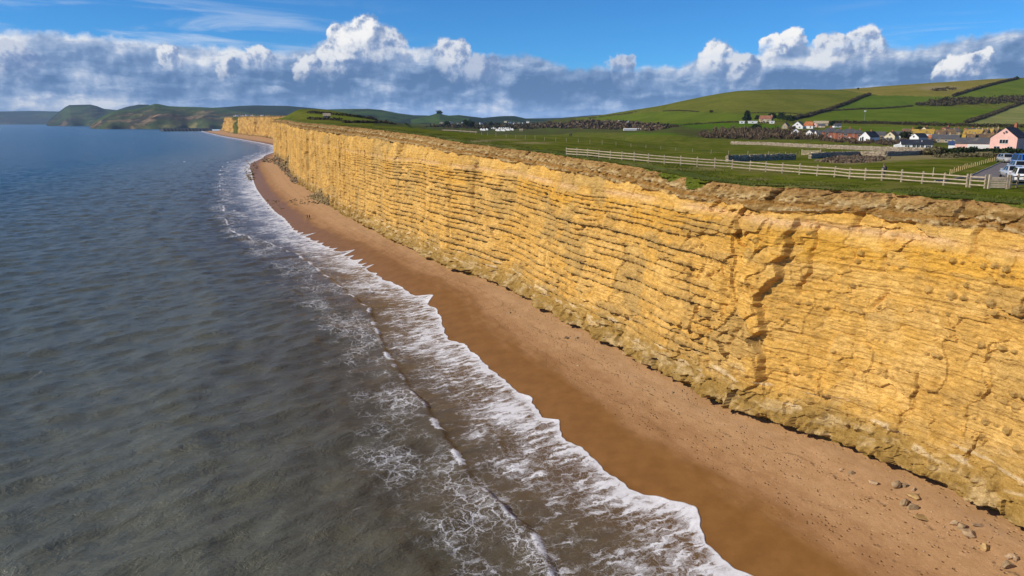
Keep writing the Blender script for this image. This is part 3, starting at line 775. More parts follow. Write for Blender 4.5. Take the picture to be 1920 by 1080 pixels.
def sand_material():
    m, N, out = material('shingle_sand')
    pos = N.n('ShaderNodeNewGeometry').outputs['Position']
    s, d, fr = N.sep(N.attr('shore', 'Vector'))
    sd = N.xyz(s, d)
    wob = N.noise(N.xyz(N.mul(s, 0.10), N.mul(d, 0.35)), 1.0, 5, 0.6)
    dd = N.add(d, N.mul(N.sub(wob, 0.5), 7.0))
    dry = N.step(dd, 4.7, 8.4)
    damp = N.step(dd, 8.0, 12.5)
    grain = N.noise(pos, 14.0, 4, 0.75); blot = N.noise(pos, 0.55, 5, 0.6); mid = N.noise(pos, 3.0, 4, 0.65)
    wet_c = N.mix(N.step(blot, 0.3, 0.7), (0.205, 0.092, 0.022), (0.255, 0.118, 0.031))
    damp_c = N.mix(N.step(blot, 0.3, 0.7), (0.335, 0.178, 0.075), (0.40, 0.220, 0.098))
    dry_c = N.mix(N.step(blot, 0.3, 0.7), (0.425, 0.245, 0.112), (0.490, 0.292, 0.142))
    c = N.mix(dry, wet_c, N.mix(damp, damp_c, dry_c))
    c = N.mix(1.0, c, N.mix(N.step(grain, 0.25, 0.75), (0.86, 0.85, 0.84), (1.12, 1.13, 1.14)), 'MULTIPLY')
    c = N.mix(N.mul(N.step(mid, 0.55, 0.75), N.mul(dry, 0.35)), c, (0.30, 0.165, 0.07))
    # strand lines of weed and pebbles
    l1 = N.m('ABSOLUTE', N.sub(N.add(fr, N.mul(N.sub(N.noise(N.xyz(N.mul(s, 0.22), 1.0), 1.0, 6, 0.7, dim='2D'), 0.5), 0.20)), 0.74))
    l2 = N.m('ABSOLUTE', N.sub(N.add(fr, N.mul(N.sub(N.noise(N.xyz(N.mul(s, 0.16), 7.0), 1.0, 6, 0.7, dim='2D'), 0.5), 0.26)), 0.50))
    brk = N.step(N.noise(pos, 1.1, 4, 0.7), 0.45, 0.60)
    ln = N.mul(N.m('MAXIMUM', N.step(l1, 0.012, 0.002), N.mul(N.step(l2, 0.010, 0.002), 0.8)), brk)
    c = N.mix(N.mul(ln, 0.7), c, (0.10, 0.060, 0.03))
    # scattered pale and dark pebbles
    peb = N.voro(pos, 2.6, out='Distance'); pid = N.voro(pos, 2.6, out='Color')
    dot = N.mul(N.step(peb, 0.13, 0.06), N.step(N.sep(pid)[0], 0.80, 0.82))
    c = N.mix(N.mul(dot, N.mul(dry, 0.8)), c, N.mix(N.step(N.sep(pid)[1], 0.45, 0.55), (0.09, 0.06, 0.04), (0.62, 0.50, 0.38)))
    # footprints and churned shingle on the dry part
    fp = N.voro(N.vm('MULTIPLY', pos, (1.0, 1.0, 0.0)), 2.1, out='Distance')
    prints = N.mul(N.step(fp, 0.30, 0.10), N.step(N.noise(N.xyz(N.mul(s, 0.10), N.mul(d, 0.55)), 1.0, 3, 0.6, dim='2D'), 0.44, 0.56))
    hgt = N.mul(dry, N.sub(N.add(N.mul(mid, 0.55), N.mul(grain, 0.25)), N.mul(prints, 1.0)))
    bp = N.bump(hgt, 0.95, 0.13)
    b = principled(N, out, Base_Color=c, Roughness=N.lin(dry, 0, 1, 0.48, 0.93), Normal=bp)
    N.put(b.inputs['Specular IOR Level'], N.lin(dry, 0, 1, 0.30, 0.12))
    return m
SAND = sand_material()
beach = new_obj('beach', make_beach(), SAND); prop(beach, 'shelving orange sand beach between cliff and surf', kind='structure')

# ================================================================== SEA
CREST = np.array([(-2000, 40), (-50, 22), (25, 22.5), (39.8, 23.0), (46.4, 24.0), (52, 23.4), (61.6, 23.6), (70, 24.6), (82.5, 25.2), (99, 26.8), (110, 28.8), (121, 30.6), (140, 30.2), (160, 29.6), (183, 28.8), (205, 24), (223, 18.4), (240, 17.2), (262, 17.8),
                  (288, 19.2), (330, 22), (420, 27), (560, 38), (640, 48), (760, 82), (900, 112), (1100, 138), (1500, 134), (2600, 132), (40000, 132)])
def make_sea():
    S1 = np.concatenate([[-9000, -4000, -1500, -600, -250, -120, -60, -30, -10], np.arange(0, 24, 1.0), graded(24, 24000, 0.0042, 0.17, 0.0, 38.0)])
    d = [-0.10, 0.0, 0.10, 0.25]
    while d[-1] < 46: d.append(d[-1] + 0.19)
    while d[-1] < 23000: d.append(d[-1] + max(0.22, 0.0075 * (d[-1] - 20)))
    d = np.array(d)[:, None]
    w = water_n(S1) + (0.45 * perlin(S1 / 3.1, S1 * 0, 301) + 0.22 * perlin(S1 / 1.1, S1 * 0, 302)) * np.clip(1 - S1 / 800, 0.1, 1)
    ws = water_smooth(S1)
    # pointed tongues of the running wash on the middle stretch
    tg = ((S1 + 3.5 * perlin(S1 / 9, S1 * 0, 303)) / 5.6)
    tong = (np.abs(tg % 1.0 - 0.5) * 2) ** 3.0 * (0.35 + 0.9 * rnd(np.floor(tg + 0.5), S1 * 0, 4))
    w = w + 3.4 * tong * sstep(S1, 140, 160) * (1 - sstep(S1, 215, 235)) - 0.8 * sstep(S1, 140, 160) * (1 - sstep(S1, 215, 235))
    n = ws[None] - d + (w - ws)[None] * np.exp(-np.maximum(d, 0) / 7.0)
    S = np.broadcast_to(S1[None], n.shape)
    X = xy(S, n); x, y = X[..., 0], X[..., 1]
    r = np.hypot(x, y)
    # wind sea running along the coast, with swell turning in to the beach
    fade = np.clip(1.5 - r / 420, 0, 1)
    def waves(ang, lam, amp, seed, asp=3.2):
        ca, sa = math.cos(ang), math.sin(ang)
        p = x * ca + y * sa; q = -x * sa + y * ca
        return amp * perlin(p / lam, q / (lam * asp), seed)
    wv = (waves(math.radians(122), 4.2, 0.20, 310, 2.3) + waves(math.radians(134), 2.2, 0.15, 311, 2.2) + waves(math.radians(112), 8.5, 0.17, 312, 2.4)
          + waves(math.radians(128), 1.2, 0.08, 313, 2.0) + waves(math.radians(40), 6.0, 0.07, 314, 2.0) + waves(math.radians(24), 19, 0.12, 315, 4))
    wv = 1.45 * wv * np.clip(1.5 - r / 700, 0.15, 1)
    calm = sstep(d, 4.0, 18.0)
    z = wv * (0.12 + 0.88 * calm)
    # breaking crest parallel to the beach
    cn = np.interp(S1, CREST[:, 0], CREST[:, 1]) + 0.55 * perlin(S1 / 6, S1 * 0, 320) + 0.20 * perlin(S1 / 1.7, S1 * 0, 321)
    e = n - cn[None]                                     # >0 on the beach side
    ca = (0.22 + 0.42 * np.clip(perlin(S1 / 9, S1 * 0, 322) + 0.30, 0, 1.0))[None]
    ca = ca * (1 + 0.7 * sstep(S1, 190, 230) * (1 - sstep(S1, 280, 320)))[None]
    ca = ca * (1 - sstep(S1, 130, 200) * (1 - sstep(perlin(S1 / 45, S1 * 0, 331), -0.1, 0.25)))[None] * (1 - 0.7 * sstep(S1, 300, 420))[None]
    crest = np.where(e > 0, np.exp(-(e / 0.48) ** 2), np.exp(-(e / 1.9) ** 2))
    z = z + ca * crest
    e2 = n - (cn[None] + 5.3 + 0.9 * perlin(S1 / 9, S1 * 0, 323)[None])
    on2 = (sstep(perlin(S1 / 10, S1 * 0 + 3.3, 324), 0.0, 0.35) * (1 - sstep(S1, 130, 180)))[None]
    z = z + 0.16 * on2 * np.where(e2 > 0, np.exp(-(e2 / 0.3) ** 2), np.exp(-(e2 / 1.1) ** 2))
    e3 = n - (cn[None] - 9.5 + 1.5 * perlin(S1 / 14, S1 * 0, 325)[None])
    on3 = sstep(perlin(S1 / 16, S1 * 0 + 8.3, 326), -0.1, 0.4)[None]
    z = z + 0.34 * on3 * np.where(e3 > 0, np.exp(-(e3 / 1.0) ** 2), np.exp(-(e3 / 2.8) ** 2))
    e4 = n - (cn[None] - 24 + 3 * perlin(S1 / 25, S1 * 0, 327)[None])
    z = z + 0.26 * np.where(e4 > 0, np.exp(-(e4 / 1.8) ** 2), np.exp(-(e4 / 4.0) ** 2))
    film = beach_z(S, n) + 0.05 + 0.03 * np.abs(perlin(S / 0.9, d / 1.3, 328))
    z = np.maximum(z, film)
    z[1] = beach_z(S[1], n[1]) + 0.055 + 0.02; z[0] = beach_z(S[0], n[0]) - 0.12
    P = np.zeros(n.shape + (3,)); P[..., :2] = X; P[..., 2] = z
    me = grid_mesh('sea', P, flip=True)
    tumble = np.clip(np.where(e > 0, np.exp(-((e - 0.2) / 0.5) ** 2), np.exp(-((e) / 0.5) ** 2)), 0, 1) * (sstep(perlin(S1 / 4.2, S1 * 0, 329) + 0.25 * sstep(S1, 150, 220), -0.30, 0.25) * (1 - sstep(S1, 230, 260) * (1 - sstep(perlin(S1 / 22, S1 * 0, 332), -0.05, 0.2))))[None]
    tumble2 = on2 * np.where(e2 > -1.2, np.exp(-((e2 + 0.2) / 0.9) ** 2), 0) * sstep(perlin(S1 / 5, S1 * 0, 330), 0.0, 0.3)[None]
    add_attr(me, 'shore', np.stack([S, np.broadcast_to(d, n.shape), e], -1), 'FLOAT_VECTOR')
    add_attr(me, 'tumble', np.clip(tumble + 0.6 * tumble2, 0, 1))
    return me
def sea_material():
    m, N, out = material('sea_water')
    pos = N.n('ShaderNodeNewGeometry').outputs['Position']
    s, d, e = N.sep(N.attr('shore', 'Vector')); tum = N.attr('tumble')
    P2 = N.vm('MULTIPLY', pos, (1, 1, 0))
    # silt: brown in the wash, grey-green outside
    silt = N.noise(P2, 0.055, 5, 0.6)
    dm = N.add(d, N.mul(N.sub(silt, 0.5), 26.0))
    murk = N.ramp(N.lin(dm, 0, 130), [(0.0, (0.130, 0.078, 0.040)), (0.07, (0.108, 0.078, 0.046)), (0.14, (0.084, 0.070, 0.042)), (0.30, (0.112, 0.110, 0.076)), (0.6, (0.086, 0.098, 0.078)), (1.0, (0.028, 0.056, 0.066))])
    murk = N.mix(N.step(N.noise(P2, 0.22, 4, 0.6), 0.35, 0.7), murk, N.mix(1.0, murk, (1.22, 1.20, 1.12), 'MULTIPLY'))
    # ripples
    rot = N.n('ShaderNodeVectorRotate', rotation_type='Z_AXIS'); N.put(rot.inputs['Vector'], P2); rot.inputs['Angle'].default_value = math.radians(-34)
    rx, ry, rz = N.sep(rot.outputs[0])
    r1 = N.noise(N.xyz(N.mul(rx, 0.55), ry), 0.85, 6, 0.66, dist=0.4)
    r2 = N.noise(N.xyz(N.mul(rx, 0.55), ry), 4.2, 4, 0.65)
    calm = N.step(d, 2.0, 22.0, 0.12, 1.0)
    bp = N.bump(N.mul(r1, calm), 0.85, 0.50)
    bp = N.bump(N.mul(r2, calm), 0.8, 0.12, bp)
    # foam
    warp = N.noise(P2, 0.7, 5, 0.65, out=1)
    sw = N.vm('ADD', N.xyz(s, d), N.vm('MULTIPLY', N.vm('SUBTRACT', warp, (0.5, 0.5, 0.5)), (2.6, 2.6, 0)))
    wsx, wsy, wsz = N.sep(sw)
    st = N.noise(N.xyz(N.mul(wsx, 1.5), N.add(N.mul(wsy, 0.33), N.mul(wsx, 0.30))), 1.0, 6, 0.66, dim='2D')          # streaks drawn across the beach
    lace = N.voro(N.xyz(N.mul(wsx, 0.62), N.mul(wsy, 0.80)), 1.0, feature='DISTANCE_TO_EDGE', dim='2D')
    lace2 = N.voro(N.xyz(N.mul(wsx, 1.5), N.mul(wsy, 1.7)), 1.0, feature='DISTANCE_TO_EDGE', dim='2D')
    patch = N.noise(N.xyz(N.mul(s, 0.075), N.mul(d, 0.12)), 1.0, 4, 0.6, dim='2D')
    patch2 = N.noise(N.xyz(N.mul(s, 0.22), N.mul(d, 0.24)), 1.0, 5, 0.65, dim='2D')
    farm = N.step(s, 130, 230)
    # coverage of the wash: thick at its front, thin behind, nil out at sea
    cov = N.ramp(N.lin(d, 0, 40), [(0.0, (0.80,) * 3), (0.03, (0.50,) * 3), (0.10, (0.42,) * 3), (0.19, (0.30,) * 3), (0.27, (0.17,) * 3), (0.34, (0.22,) * 3), (0.46, (0.22,) * 3), (0.56, (0.06,) * 3), (0.64, (0.0,) * 3), (1.0, (0.0,) * 3)])
    cov = N.add(cov, N.mul(N.sub(patch, 0.5), 0.75))
    cov = N.add(cov, N.mul(N.sub(patch2, 0.5), 0.55))
    cov = N.add(cov, N.mul(farm, N.mul(N.step(d, 45, 20), 0.03)))
    cov = N.mul(cov, N.step(d, 34, 20))
    streak = N.step(N.add(st, N.mul(cov, 0.62)), 0.68, 0.92)
    net = N.m('MAXIMUM', N.step(lace, N.add(0.015, N.mul(cov, 0.20)), 0.0), N.mul(N.step(lace2, N.mul(cov, 0.20), 0.0), 0.75))
    net = N.mul(net, N.step(cov, 0.10, 0.36))
    inner = N.step(e, -1.0, 1.5)                        # beach side of the breaker: streaks, outside: lace
    foam = N.m('MAXIMUM', N.mul(streak, N.lin(inner, 0, 1, 0.35, 1.0)), N.mul(net, N.lin(inner, 0, 1, 0.85, 0.45)))
    rim = N.step(N.add(d, N.mul(N.sub(patch2, 0.5), 1.6)), 0.55, 0.10)
    foam = N.m('MAXIMUM', foam, N.mul(rim, 0.92))
    tb = N.step(N.add(tum, N.mul(N.sub(N.noise(pos, 2.2, 5, 0.75), 0.5), 2.2)), 0.52, 0.95)
    foam = N.m('MAXIMUM', foam, tb)
    # distant line of surf
    caps = N.mul(N.step(N.noise(N.xyz(N.mul(s, 0.05), N.mul(d, 0.16)), 1.0, 4, 0.6, dim='2D'), 0.75, 0.80), N.step(d, 30, 60))
    foam = N.m('MAXIMUM', foam, N.mul(caps, 0.6))
    fbp = N.bump(N.add(st, N.mul(lace, 0.6)), 0.55, 0.10, bp)
    water = N.n('ShaderNodeBsdfPrincipled')
    N.put(water.inputs['Base Color'], murk); water.inputs['Roughness'].default_value = 0.22
    water.inputs['IOR'].default_value = 1.333; N.put(water.inputs['Normal'], bp)
    fm = N.n('ShaderNodeBsdfPrincipled')
    N.put(fm.inputs['Base Color'], N.mix(N.step(st, 0.3, 0.8), (0.70, 0.69, 0.70), (0.84, 0.84, 0.85))); fm.inputs['Roughness'].default_value = 0.8
    fm.inputs['Specular IOR Level'].default_value = 0.2
    N.put(fm.inputs['Normal'], fbp)
    mx = N.n('ShaderNodeMixShader'); N.put(mx.inputs[0], N.mul(foam, 0.93))
    N.t.links.new(water.outputs[0], mx.inputs[1]); N.t.links.new(fm.outputs[0], mx.inputs[2])
    N.t.links.new(mx.outputs[0], out.inputs['Surface'])
    return m
sea = new_obj('sea', make_sea(), sea_material()); prop(sea, 'grey-green sea breaking in white foam along the sand', kind='structure')

# ================================================================== LAND
def poly_in(u, v, poly):
    inside = np.zeros(u.shape, bool); n = len(poly)
    for i in range(n):
        x1, y1 = poly[i]; x2, y2 = poly[(i + 1) % n]
        c = ((y1 > v) != (y2 > v)) & (u < (x2 - x1) * (v - y1) / (y2 - y1 + 1e-9) + x1)
        inside ^= c
    return inside
FIELDS = [  # traced outlines of the fields on the hill, tint
    ([(1480, 226), (1562, 203), (1630, 177), (1560, 168), (1380, 171), (1260, 192), (1240, 208), (1400, 212)], (0.133, 0.142, 0.020)),
    ([(1630, 177), (1720, 186), (1787, 180), (1906, 146), (1870, 146), (1640, 160), (1560, 166)], (0.209, 0.178, 0.035)),
    ([(1562, 206), (1644, 203), (1717, 197), (1787, 181), (1740, 180), (1632, 179), (1600, 190)], (0.093, 0.142, 0.014)),
    ([(1568, 229), (1752, 233), (1812, 230), (1887, 203), (1720, 199), (1562, 208), (1500, 226)], (0.106, 0.148, 0.012)),
    ([(1812, 231), (1847, 219), (1887, 203), (2000, 170), (2000, 236), (1833, 236)], (0.209, 0.218, 0.065)),
    ([(1787, 182), (1830, 168), (1906, 148), (2000, 140), (2000, 184), (1830, 186)], (0.112, 0.152, 0.017)),
    ([(1565, 236), (1700, 238), (1840, 244), (1840, 250), (1640, 248), (1560, 246)], (0.109, 0.156, 0.014)),
    ([(1090, 222), (1240, 209), (1400, 213), (1470, 212), (1480, 226), (1380, 229), (1190, 229)], (0.109, 0.148, 0.014)),
    ([(1190, 232), (1400, 230), (1470, 236), (1440, 246), (1300, 254), (1170, 252)], (0.078, 0.139, 0.009)),
    ([(575, 212), (640, 216), (800, 232), (700, 231), (580, 223)], (0.132, 0.156, 0.017)),
]
def make_land():
    SL = np.concatenate([np.arange(-120, 20, 4.0), graded(20, 2900, 0.011, 0.55, 0.0, 40.0)])
    m = [1.6]
    while m[-1] < 3600: m.append(m[-1] + max(0.55, 0.0105 * (m[-1] + 20)))
    M = np.array(m)[:, None]
    en = edge_n(SL)[None]
    # the near rows follow the edge, the far rows straighten out
    smooth_en = smooth_interp(SL, SC, EDGE_N, 12.0)[None]
    n = M + smooth_en + (en - smooth_en) * np.exp(-M / 6.0)
    S = np.broadcast_to(SL[None], n.shape)
    X = xy(S, n); x, y = X[..., 0], X[..., 1]
    z = land_z(x, y)
    P = np.zeros(n.shape + (3,)); P[..., :2] = X; P[..., 2] = z
    me = grid_mesh('clifftop_land', P)
    u, v = project(x, y, z)
    r = np.hypot(x, y)
    col = np.zeros(n.shape + (3,)); use = np.zeros(n.shape)
    col[:] = (0.07, 0.108, 0.018)
    for poly, c in FIELDS:
        k = poly_in(u, v, poly) & (r > 300)
        col[k] = c; use[k] = 1
    dry = np.zeros(n.shape)
    for (cu, cv_, ru, rv, a) in [(1590, 300, 55, 9, .9), (1660, 296, 90, 7, .8), (1750, 293, 70, 6, .9), (1790, 290, 80, 5, .8), (1330, 316, 90, 5, .5), (1440, 318, 60, 5, .55), (1850, 287, 70, 5, 1.0),
                                 (900, 264, 40, 3, .6), (950, 262, 60, 3, .5), (1000, 268, 50, 2.5, .6), (1760, 165, 50, 5, .8), (1420, 336, 40, 5, .45), (1200, 308, 60, 4, .4), (1500, 275, 120, 3, .4), (1640, 302, 60, 5, .5)]:
        dry = np.maximum(dry, a * np.exp(-((u - cu) / ru) ** 2 - ((v - cv_) / rv) ** 2))
    scrub = sstep(r, 250, 330) * poly_in(u, v, [(700, 236), (960, 243), (1100, 248), (1260, 250), (1300, 258), (1380, 262), (1500, 262), (1640, 268), (1860, 276), (1960, 276), (1960, 244), (1840, 243), (1700, 247), (1560, 250), (1440, 246), (1300, 240), (1260, 234), (1100, 225), (960, 218), (700, 218)])
    scrub = np.maximum(scrub, ((u > 660) & (u < 1080) & (r > 900)).astype(float))
    add_attr(me, 'field', col, 'FLOAT_COLOR'); add_attr(me, 'tint', use); add_attr(me, 'dry', np.clip(dry, 0, 1)); add_attr(me, 'scrub', scrub)
    return me
def land_material():
    m, N, out = material('turf_and_fields')
    pos = N.n('ShaderNodeNewGeometry').outputs['Position']
    g, med, fine = grass_colour(N, pos)
    f = N.attr('field', 'Color'); tint = N.attr('tint'); dry = N.attr('dry'); scrub = N.attr('scrub')
    fb = N.noise(pos, 0.02, 5, 0.6); fb2 = N.noise(pos, 0.12, 5, 0.7)
    fld = N.mix(1.0, f, N.mix(N.step(fb, 0.3, 0.7), (0.82, 0.86, 0.8), (1.16, 1.10, 1.2)), 'MULTIPLY')
    fld = N.mix(1.0, fld, N.mix(N.step(fb2, 0.3, 0.7), (0.88, 0.9, 0.88), (1.12, 1.08, 1.1)), 'MULTIPLY')
    c = N.mix(tint, g, fld)
    straw = N.mix(N.step(fine, 0.3, 0.7), (0.20, 0.155, 0.062), (0.33, 0.265, 0.130))
    c = N.mix(N.mul(N.step(dry, 0.1, 0.6), N.step(N.add(med, N.mul(dry, 0.45)), 0.50, 0.78)), c, straw)
    brown = N.mix(N.step(N.noise(pos, 0.06, 5, 0.65), 0.35, 0.65), (0.072, 0.062, 0.026), (0.080, 0.108, 0.020))
    c = N.mix(scrub, c, brown)
    bp = N.bump(N.add(N.mul(med, 1.0), N.mul(fine, 0.5)), 0.8, 0.30)
    b = principled(N, out, Base_Color=c, Roughness=1.0, Normal=bp); b.inputs['Specular IOR Level'].default_value = 0.0
    return m
LAND_MAT = land_material()
land = new_obj('clifftop_land', make_land(), LAND_MAT); prop(land, 'green clifftop fields rising to a grassy hill', kind='structure')

# ================================================================== FAR COAST AND HILLS
def hill_material():
    m, N, out = material('far_hillside')
    pos = N.n('ShaderNodeNewGeometry').outputs['Position']
    c = N.attr('ground', 'Color')
    a = N.noise(pos, 0.012, 6, 0.65); b = N.noise(pos, 0.05, 4, 0.6)
    c = N.mix(1.0, c, N.mix(N.step(a, 0.3, 0.7), (0.62, 0.68, 0.72), (1.25, 1.2, 1.15)), 'MULTIPLY')
    c = N.mix(N.mul(N.step(b, 0.5, 0.62), 0.5), c, (0.020, 0.030, 0.014))
    bs = principled(N, out, Base_Color=c, Roughness=0.95); bs.inputs['Specular IOR Level'].default_value = 0.05
    return m
HILL_MAT = hill_material()
def ridge(name, label, line, Y, front, back, base_z, seed, rock=0.0, wood=0.4, rough=0.10, steep=0.8, step_u=2.0):
    """a hill whose skyline follows the traced points, built with depth at its real distance"""
    us = np.arange(line[0][0], line[-1][0] + 0.1, step_u)
    vt = np.interp(us, [p[0] for p in line], [p[1] for p in line])
    t = np.concatenate([np.linspace(-1, 0, 34), np.linspace(0, 1, 14)[1:]])[:, None]
    U = np.broadcast_to(us[None], (len(t), len(us)))
    Yf = Y - front * (1 + 0.18 * perlin(us / 37, 0.0, seed))[None]
    YY = np.where(t < 0, Y + t * (Y - Yf), Y + t * back)
    q = (U - 960) / F_PX / 1.03
    X = q * YY
    ztop = np.array([z_at(u, v, Y) for u, v in zip(us, vt)])[None]
    tt = 1 + t
    gull = 1 + rough * fbm(X / (0.045 * Y), YY / (0.05 * Y), seed + 1, 4) * 2.6 * np.clip(-t * 1.2, 0, 1) * np.clip(tt * 4, 0, 1)
    f = np.where(t < 0, np.clip(tt, 0, 1) ** steep, 1 - 0.25 * t)
    z = base_z + (ztop - base_z) * f * gull
    P = np.stack([X, YY, z], -1)
    me = grid_mesh(name, P)
    g = fbm(X / (0.05 * Y), YY / (0.05 * Y), seed + 2, 4)
    col = np.zeros(P.shape)
    green = np.array((0.060, 0.098, 0.022)); dark = np.array((0.022, 0.034, 0.018)); brown = np.array((0.30, 0.195, 0.105)); scrub = np.array((0.060, 0.046, 0.028))
    col[:] = green
    w = sstep(g + 2 * (wood - 0.5), -0.1, 0.25)[..., None]
    col = col * (1 - w) + dark * w
    if rock > 0:
        gz = np.gradient(z, axis=0) / (np.abs(np.gradient(YY, axis=0)) + 1e-6)
        lowf = (1 - sstep(tt, 0.55, 0.95)); w = (sstep(gz, 0.25, 0.7) * 0.0 + lowf) * (0.35 + 0.65 * sstep(g, -0.2, 0.3)) * rock
        w = np.broadcast_to(np.clip(w, 0, 1), z.shape)[..., None]
        br = brown * sstep(fbm(X / (0.02 * Y), z / 25, seed + 3, 3), -0.05, 0.35)[..., None] + scrub * (1 - sstep(fbm(X / (0.02 * Y), z / 25, seed + 3, 3), -0.05, 0.35))[..., None]
        col = col * (1 - w) + br * w
    add_attr(me, 'ground', col, 'FLOAT_COLOR')
    o = new_obj(name, me, HILL_MAT); prop(o, label, kind='structure')
    return o
ridge('hill', 'farthest blue coast at the left horizon', [(-320, 212), (-150, 205), (0, 209), (60, 208), (110, 209), (160, 212), (230, 216)], 11500, 900, 2500, -1, 500, rock=0.3, wood=0.7)
ridge('hill', 'flat-topped headland rising above the sea', [(84, 231), (98, 219), (112, 209), (124, 201), (132, 197), (150, 196.5), (172, 196), (184, 199), (196, 204), (216, 206), (250, 212), (300, 217)], 7000, 800, 1500, -1, 510, rock=0.55, wood=0.62, steep=0.75, step_u=1.5)
ridge('hill', 'small dark hilltop behind the brown sea cliffs', [(180, 216), (215, 208), (240, 200), (262, 196), (280, 196), (300, 204), (340, 210)], 6200, 500, 900, 0, 520, wood=0.9)
ridge('hill', 'green hill with slumped brown sea cliffs', [(166, 234), (185, 222), (205, 212), (222, 207), (240, 206), (262, 203), (278, 199), (292, 194.5), (300, 195), (318, 199), (340, 200), (380, 201), (420, 203), (450, 208), (480, 214), (520, 220)], 4300, 760, 900, -1, 530, rock=1.0, wood=0.30, rough=0.22, steep=0.62, step_u=1.5)
ridge('hill', 'wooded ridge behind the far town', [(330, 204), (380, 203), (420, 201), (450, 198.5), (480, 197.5), (505, 198), (540, 198.5), (590, 203), (640, 208), (700, 216)], 5200, 900, 1500, 4, 540, wood=0.95)
ridge('hill', 'low green hills beyond the river valley', [(560, 212), (600, 205.5), (640, 204.5), (690, 204), (715, 206), (745, 212), (775, 216), (800, 216.5), (850, 220)], 3600, 900, 1200, 4, 550, wood=0.45)
ridge('hill', 'pale conical mound on the middle horizon', [(770, 224), (795, 219), (808, 216), (818, 213), (824, 212.5), (832, 215), (850, 218), (880, 222)], 2900, 500, 800, 4, 555, wood=0.25)
ridge('hill', 'wooded valley side behind the white village', [(740, 224), (790, 219), (830, 217.5), (860, 215.5), (880, 218), (905, 221), (925, 219), (945, 217.5), (965, 217.5), (985, 222), (1010, 223), (1060, 224), (1110, 222)], 3300, 1100, 1200, 5, 560, wood=0.62)
ridge('hill', 'distant blue hills on the right horizon', [(930, 224), (990, 222), (1050, 221), (1080, 218.5), (1110, 216), (1150, 214), (1250, 212)], 6500, 700, 1500, 5, 570, wood=0.8)

# rock-armour pier of the far harbour
def make_pier():
    a = on_z(303, 246.0, 0.5)[:2]; b = on_z(396, 245.2, 0.5)[:2]
    n = 90; m = 9
    P = np.zeros((m, n, 3)); d = (b - a) / np.linalg.norm(b - a); nn = np.array([-d[1], d[0]])
    for j in range(m):
        w = (j / (m - 1) - 0.5) * 2
        for i in range(n):
            p = a + (b - a) * i / (n - 1) + nn * w * 20 * (1 + 0.1 * math.sin(i))
            P[j, i] = (p[0], p[1], -1.5 + 12.5 * (1 - abs(w) ** 1.8))
    P[..., 2] += 0.7 * perlin(np.arange(n)[None] / 1.3, np.arange(m)[:, None] / 1.1, 580)
    P[:, 0, 2] = -1.5; P[:, -1, 2] = -1.5
    o = new_obj('pier', grid_mesh('pier', P, smooth=False), simple('pier_rock', (0.045, 0.047, 0.050), 0.9, 0.4, 0.3))
    prop(o, 'dark rock-armour pier reaching into the sea at the harbour', 'pier')
make_pier()

# ================================================================== PLANTS
def leaf_cards(centres, size, aspect=1.0, up=0.0, rng=RNG):
    """one small quad for each point, turned at random"""
    n = len(centres)
    size = np.broadcast_to(size, (n,))
    a = rng.normal(size=(n, 3)); a[:, 2] += up * np.sign(a[:, 2] + 1e-9) * 2; a /= np.linalg.norm(a, axis=1, keepdims=True)
    b = rng.normal(size=(n, 3)); b -= a * np.sum(a * b, 1, keepdims=True); b /= np.linalg.norm(b, axis=1, keepdims=True)
    a = a * (size * 0.5 * aspect)[:, None]; b = b * (size * 0.5 / math.sqrt(aspect))[:, None]
    V = np.stack([centres - a - b, centres + a - b, centres + a + b, centres - a + b], 1).reshape(-1, 3)
    Fc = np.arange(4 * n).reshape(n, 4)
    return V, Fc
def foliage_material(name, c1, c2, c3):
    m, N, out = material(name)
    pos = N.n('ShaderNodeNewGeometry').outputs['Position']
    r = N.n('ShaderNodeNewGeometry').outputs['Random Per Island']
    c = N.ramp(r, [(0.0, c1), (0.5, c2), (1.0, c3)])
    f = N.noise(pos, 0.25, 3, 0.6)
    c = N.mix(1.0, c, N.mix(N.step(f, 0.3, 0.7), (0.75, 0.75, 0.75), (1.2, 1.2, 1.2)), 'MULTIPLY')
    b = principled(N, out, Base_Color=c, Roughness=0.85); b.inputs['Specular IOR Level'].default_value = 0.15
    return m
GREEN_DARK = foliage_material('evergreen_leaves', (0.012, 0.022, 0.008), (0.026, 0.042, 0.014), (0.045, 0.062, 0.022))
GREEN_MID = foliage_material('hedge_leaves', (0.025, 0.040, 0.010), (0.050, 0.068, 0.018), (0.080, 0.085, 0.030))
BROWN = foliage_material('bare_twigs', (0.066, 0.046, 0.030), (0.125, 0.088, 0.054), (0.195, 0.138, 0.086))
HEDGE_BROWN = foliage_material('winter_hedge', (0.034, 0.032, 0.017), (0.074, 0.058, 0.030), (0.115, 0.086, 0.047))
BRAMBLE = foliage_material('bramble', (0.060, 0.050, 0.022), (0.115, 0.095, 0.042), (0.17, 0.15, 0.075))
DEAD = foliage_material('dead_bramble', (0.105, 0.072, 0.050), (0.165, 0.118, 0.080), (0.24, 0.185, 0.125))
BARK = simple('bark', (0.085, 0.062, 0.045), 0.9, 0.3, 4.0)

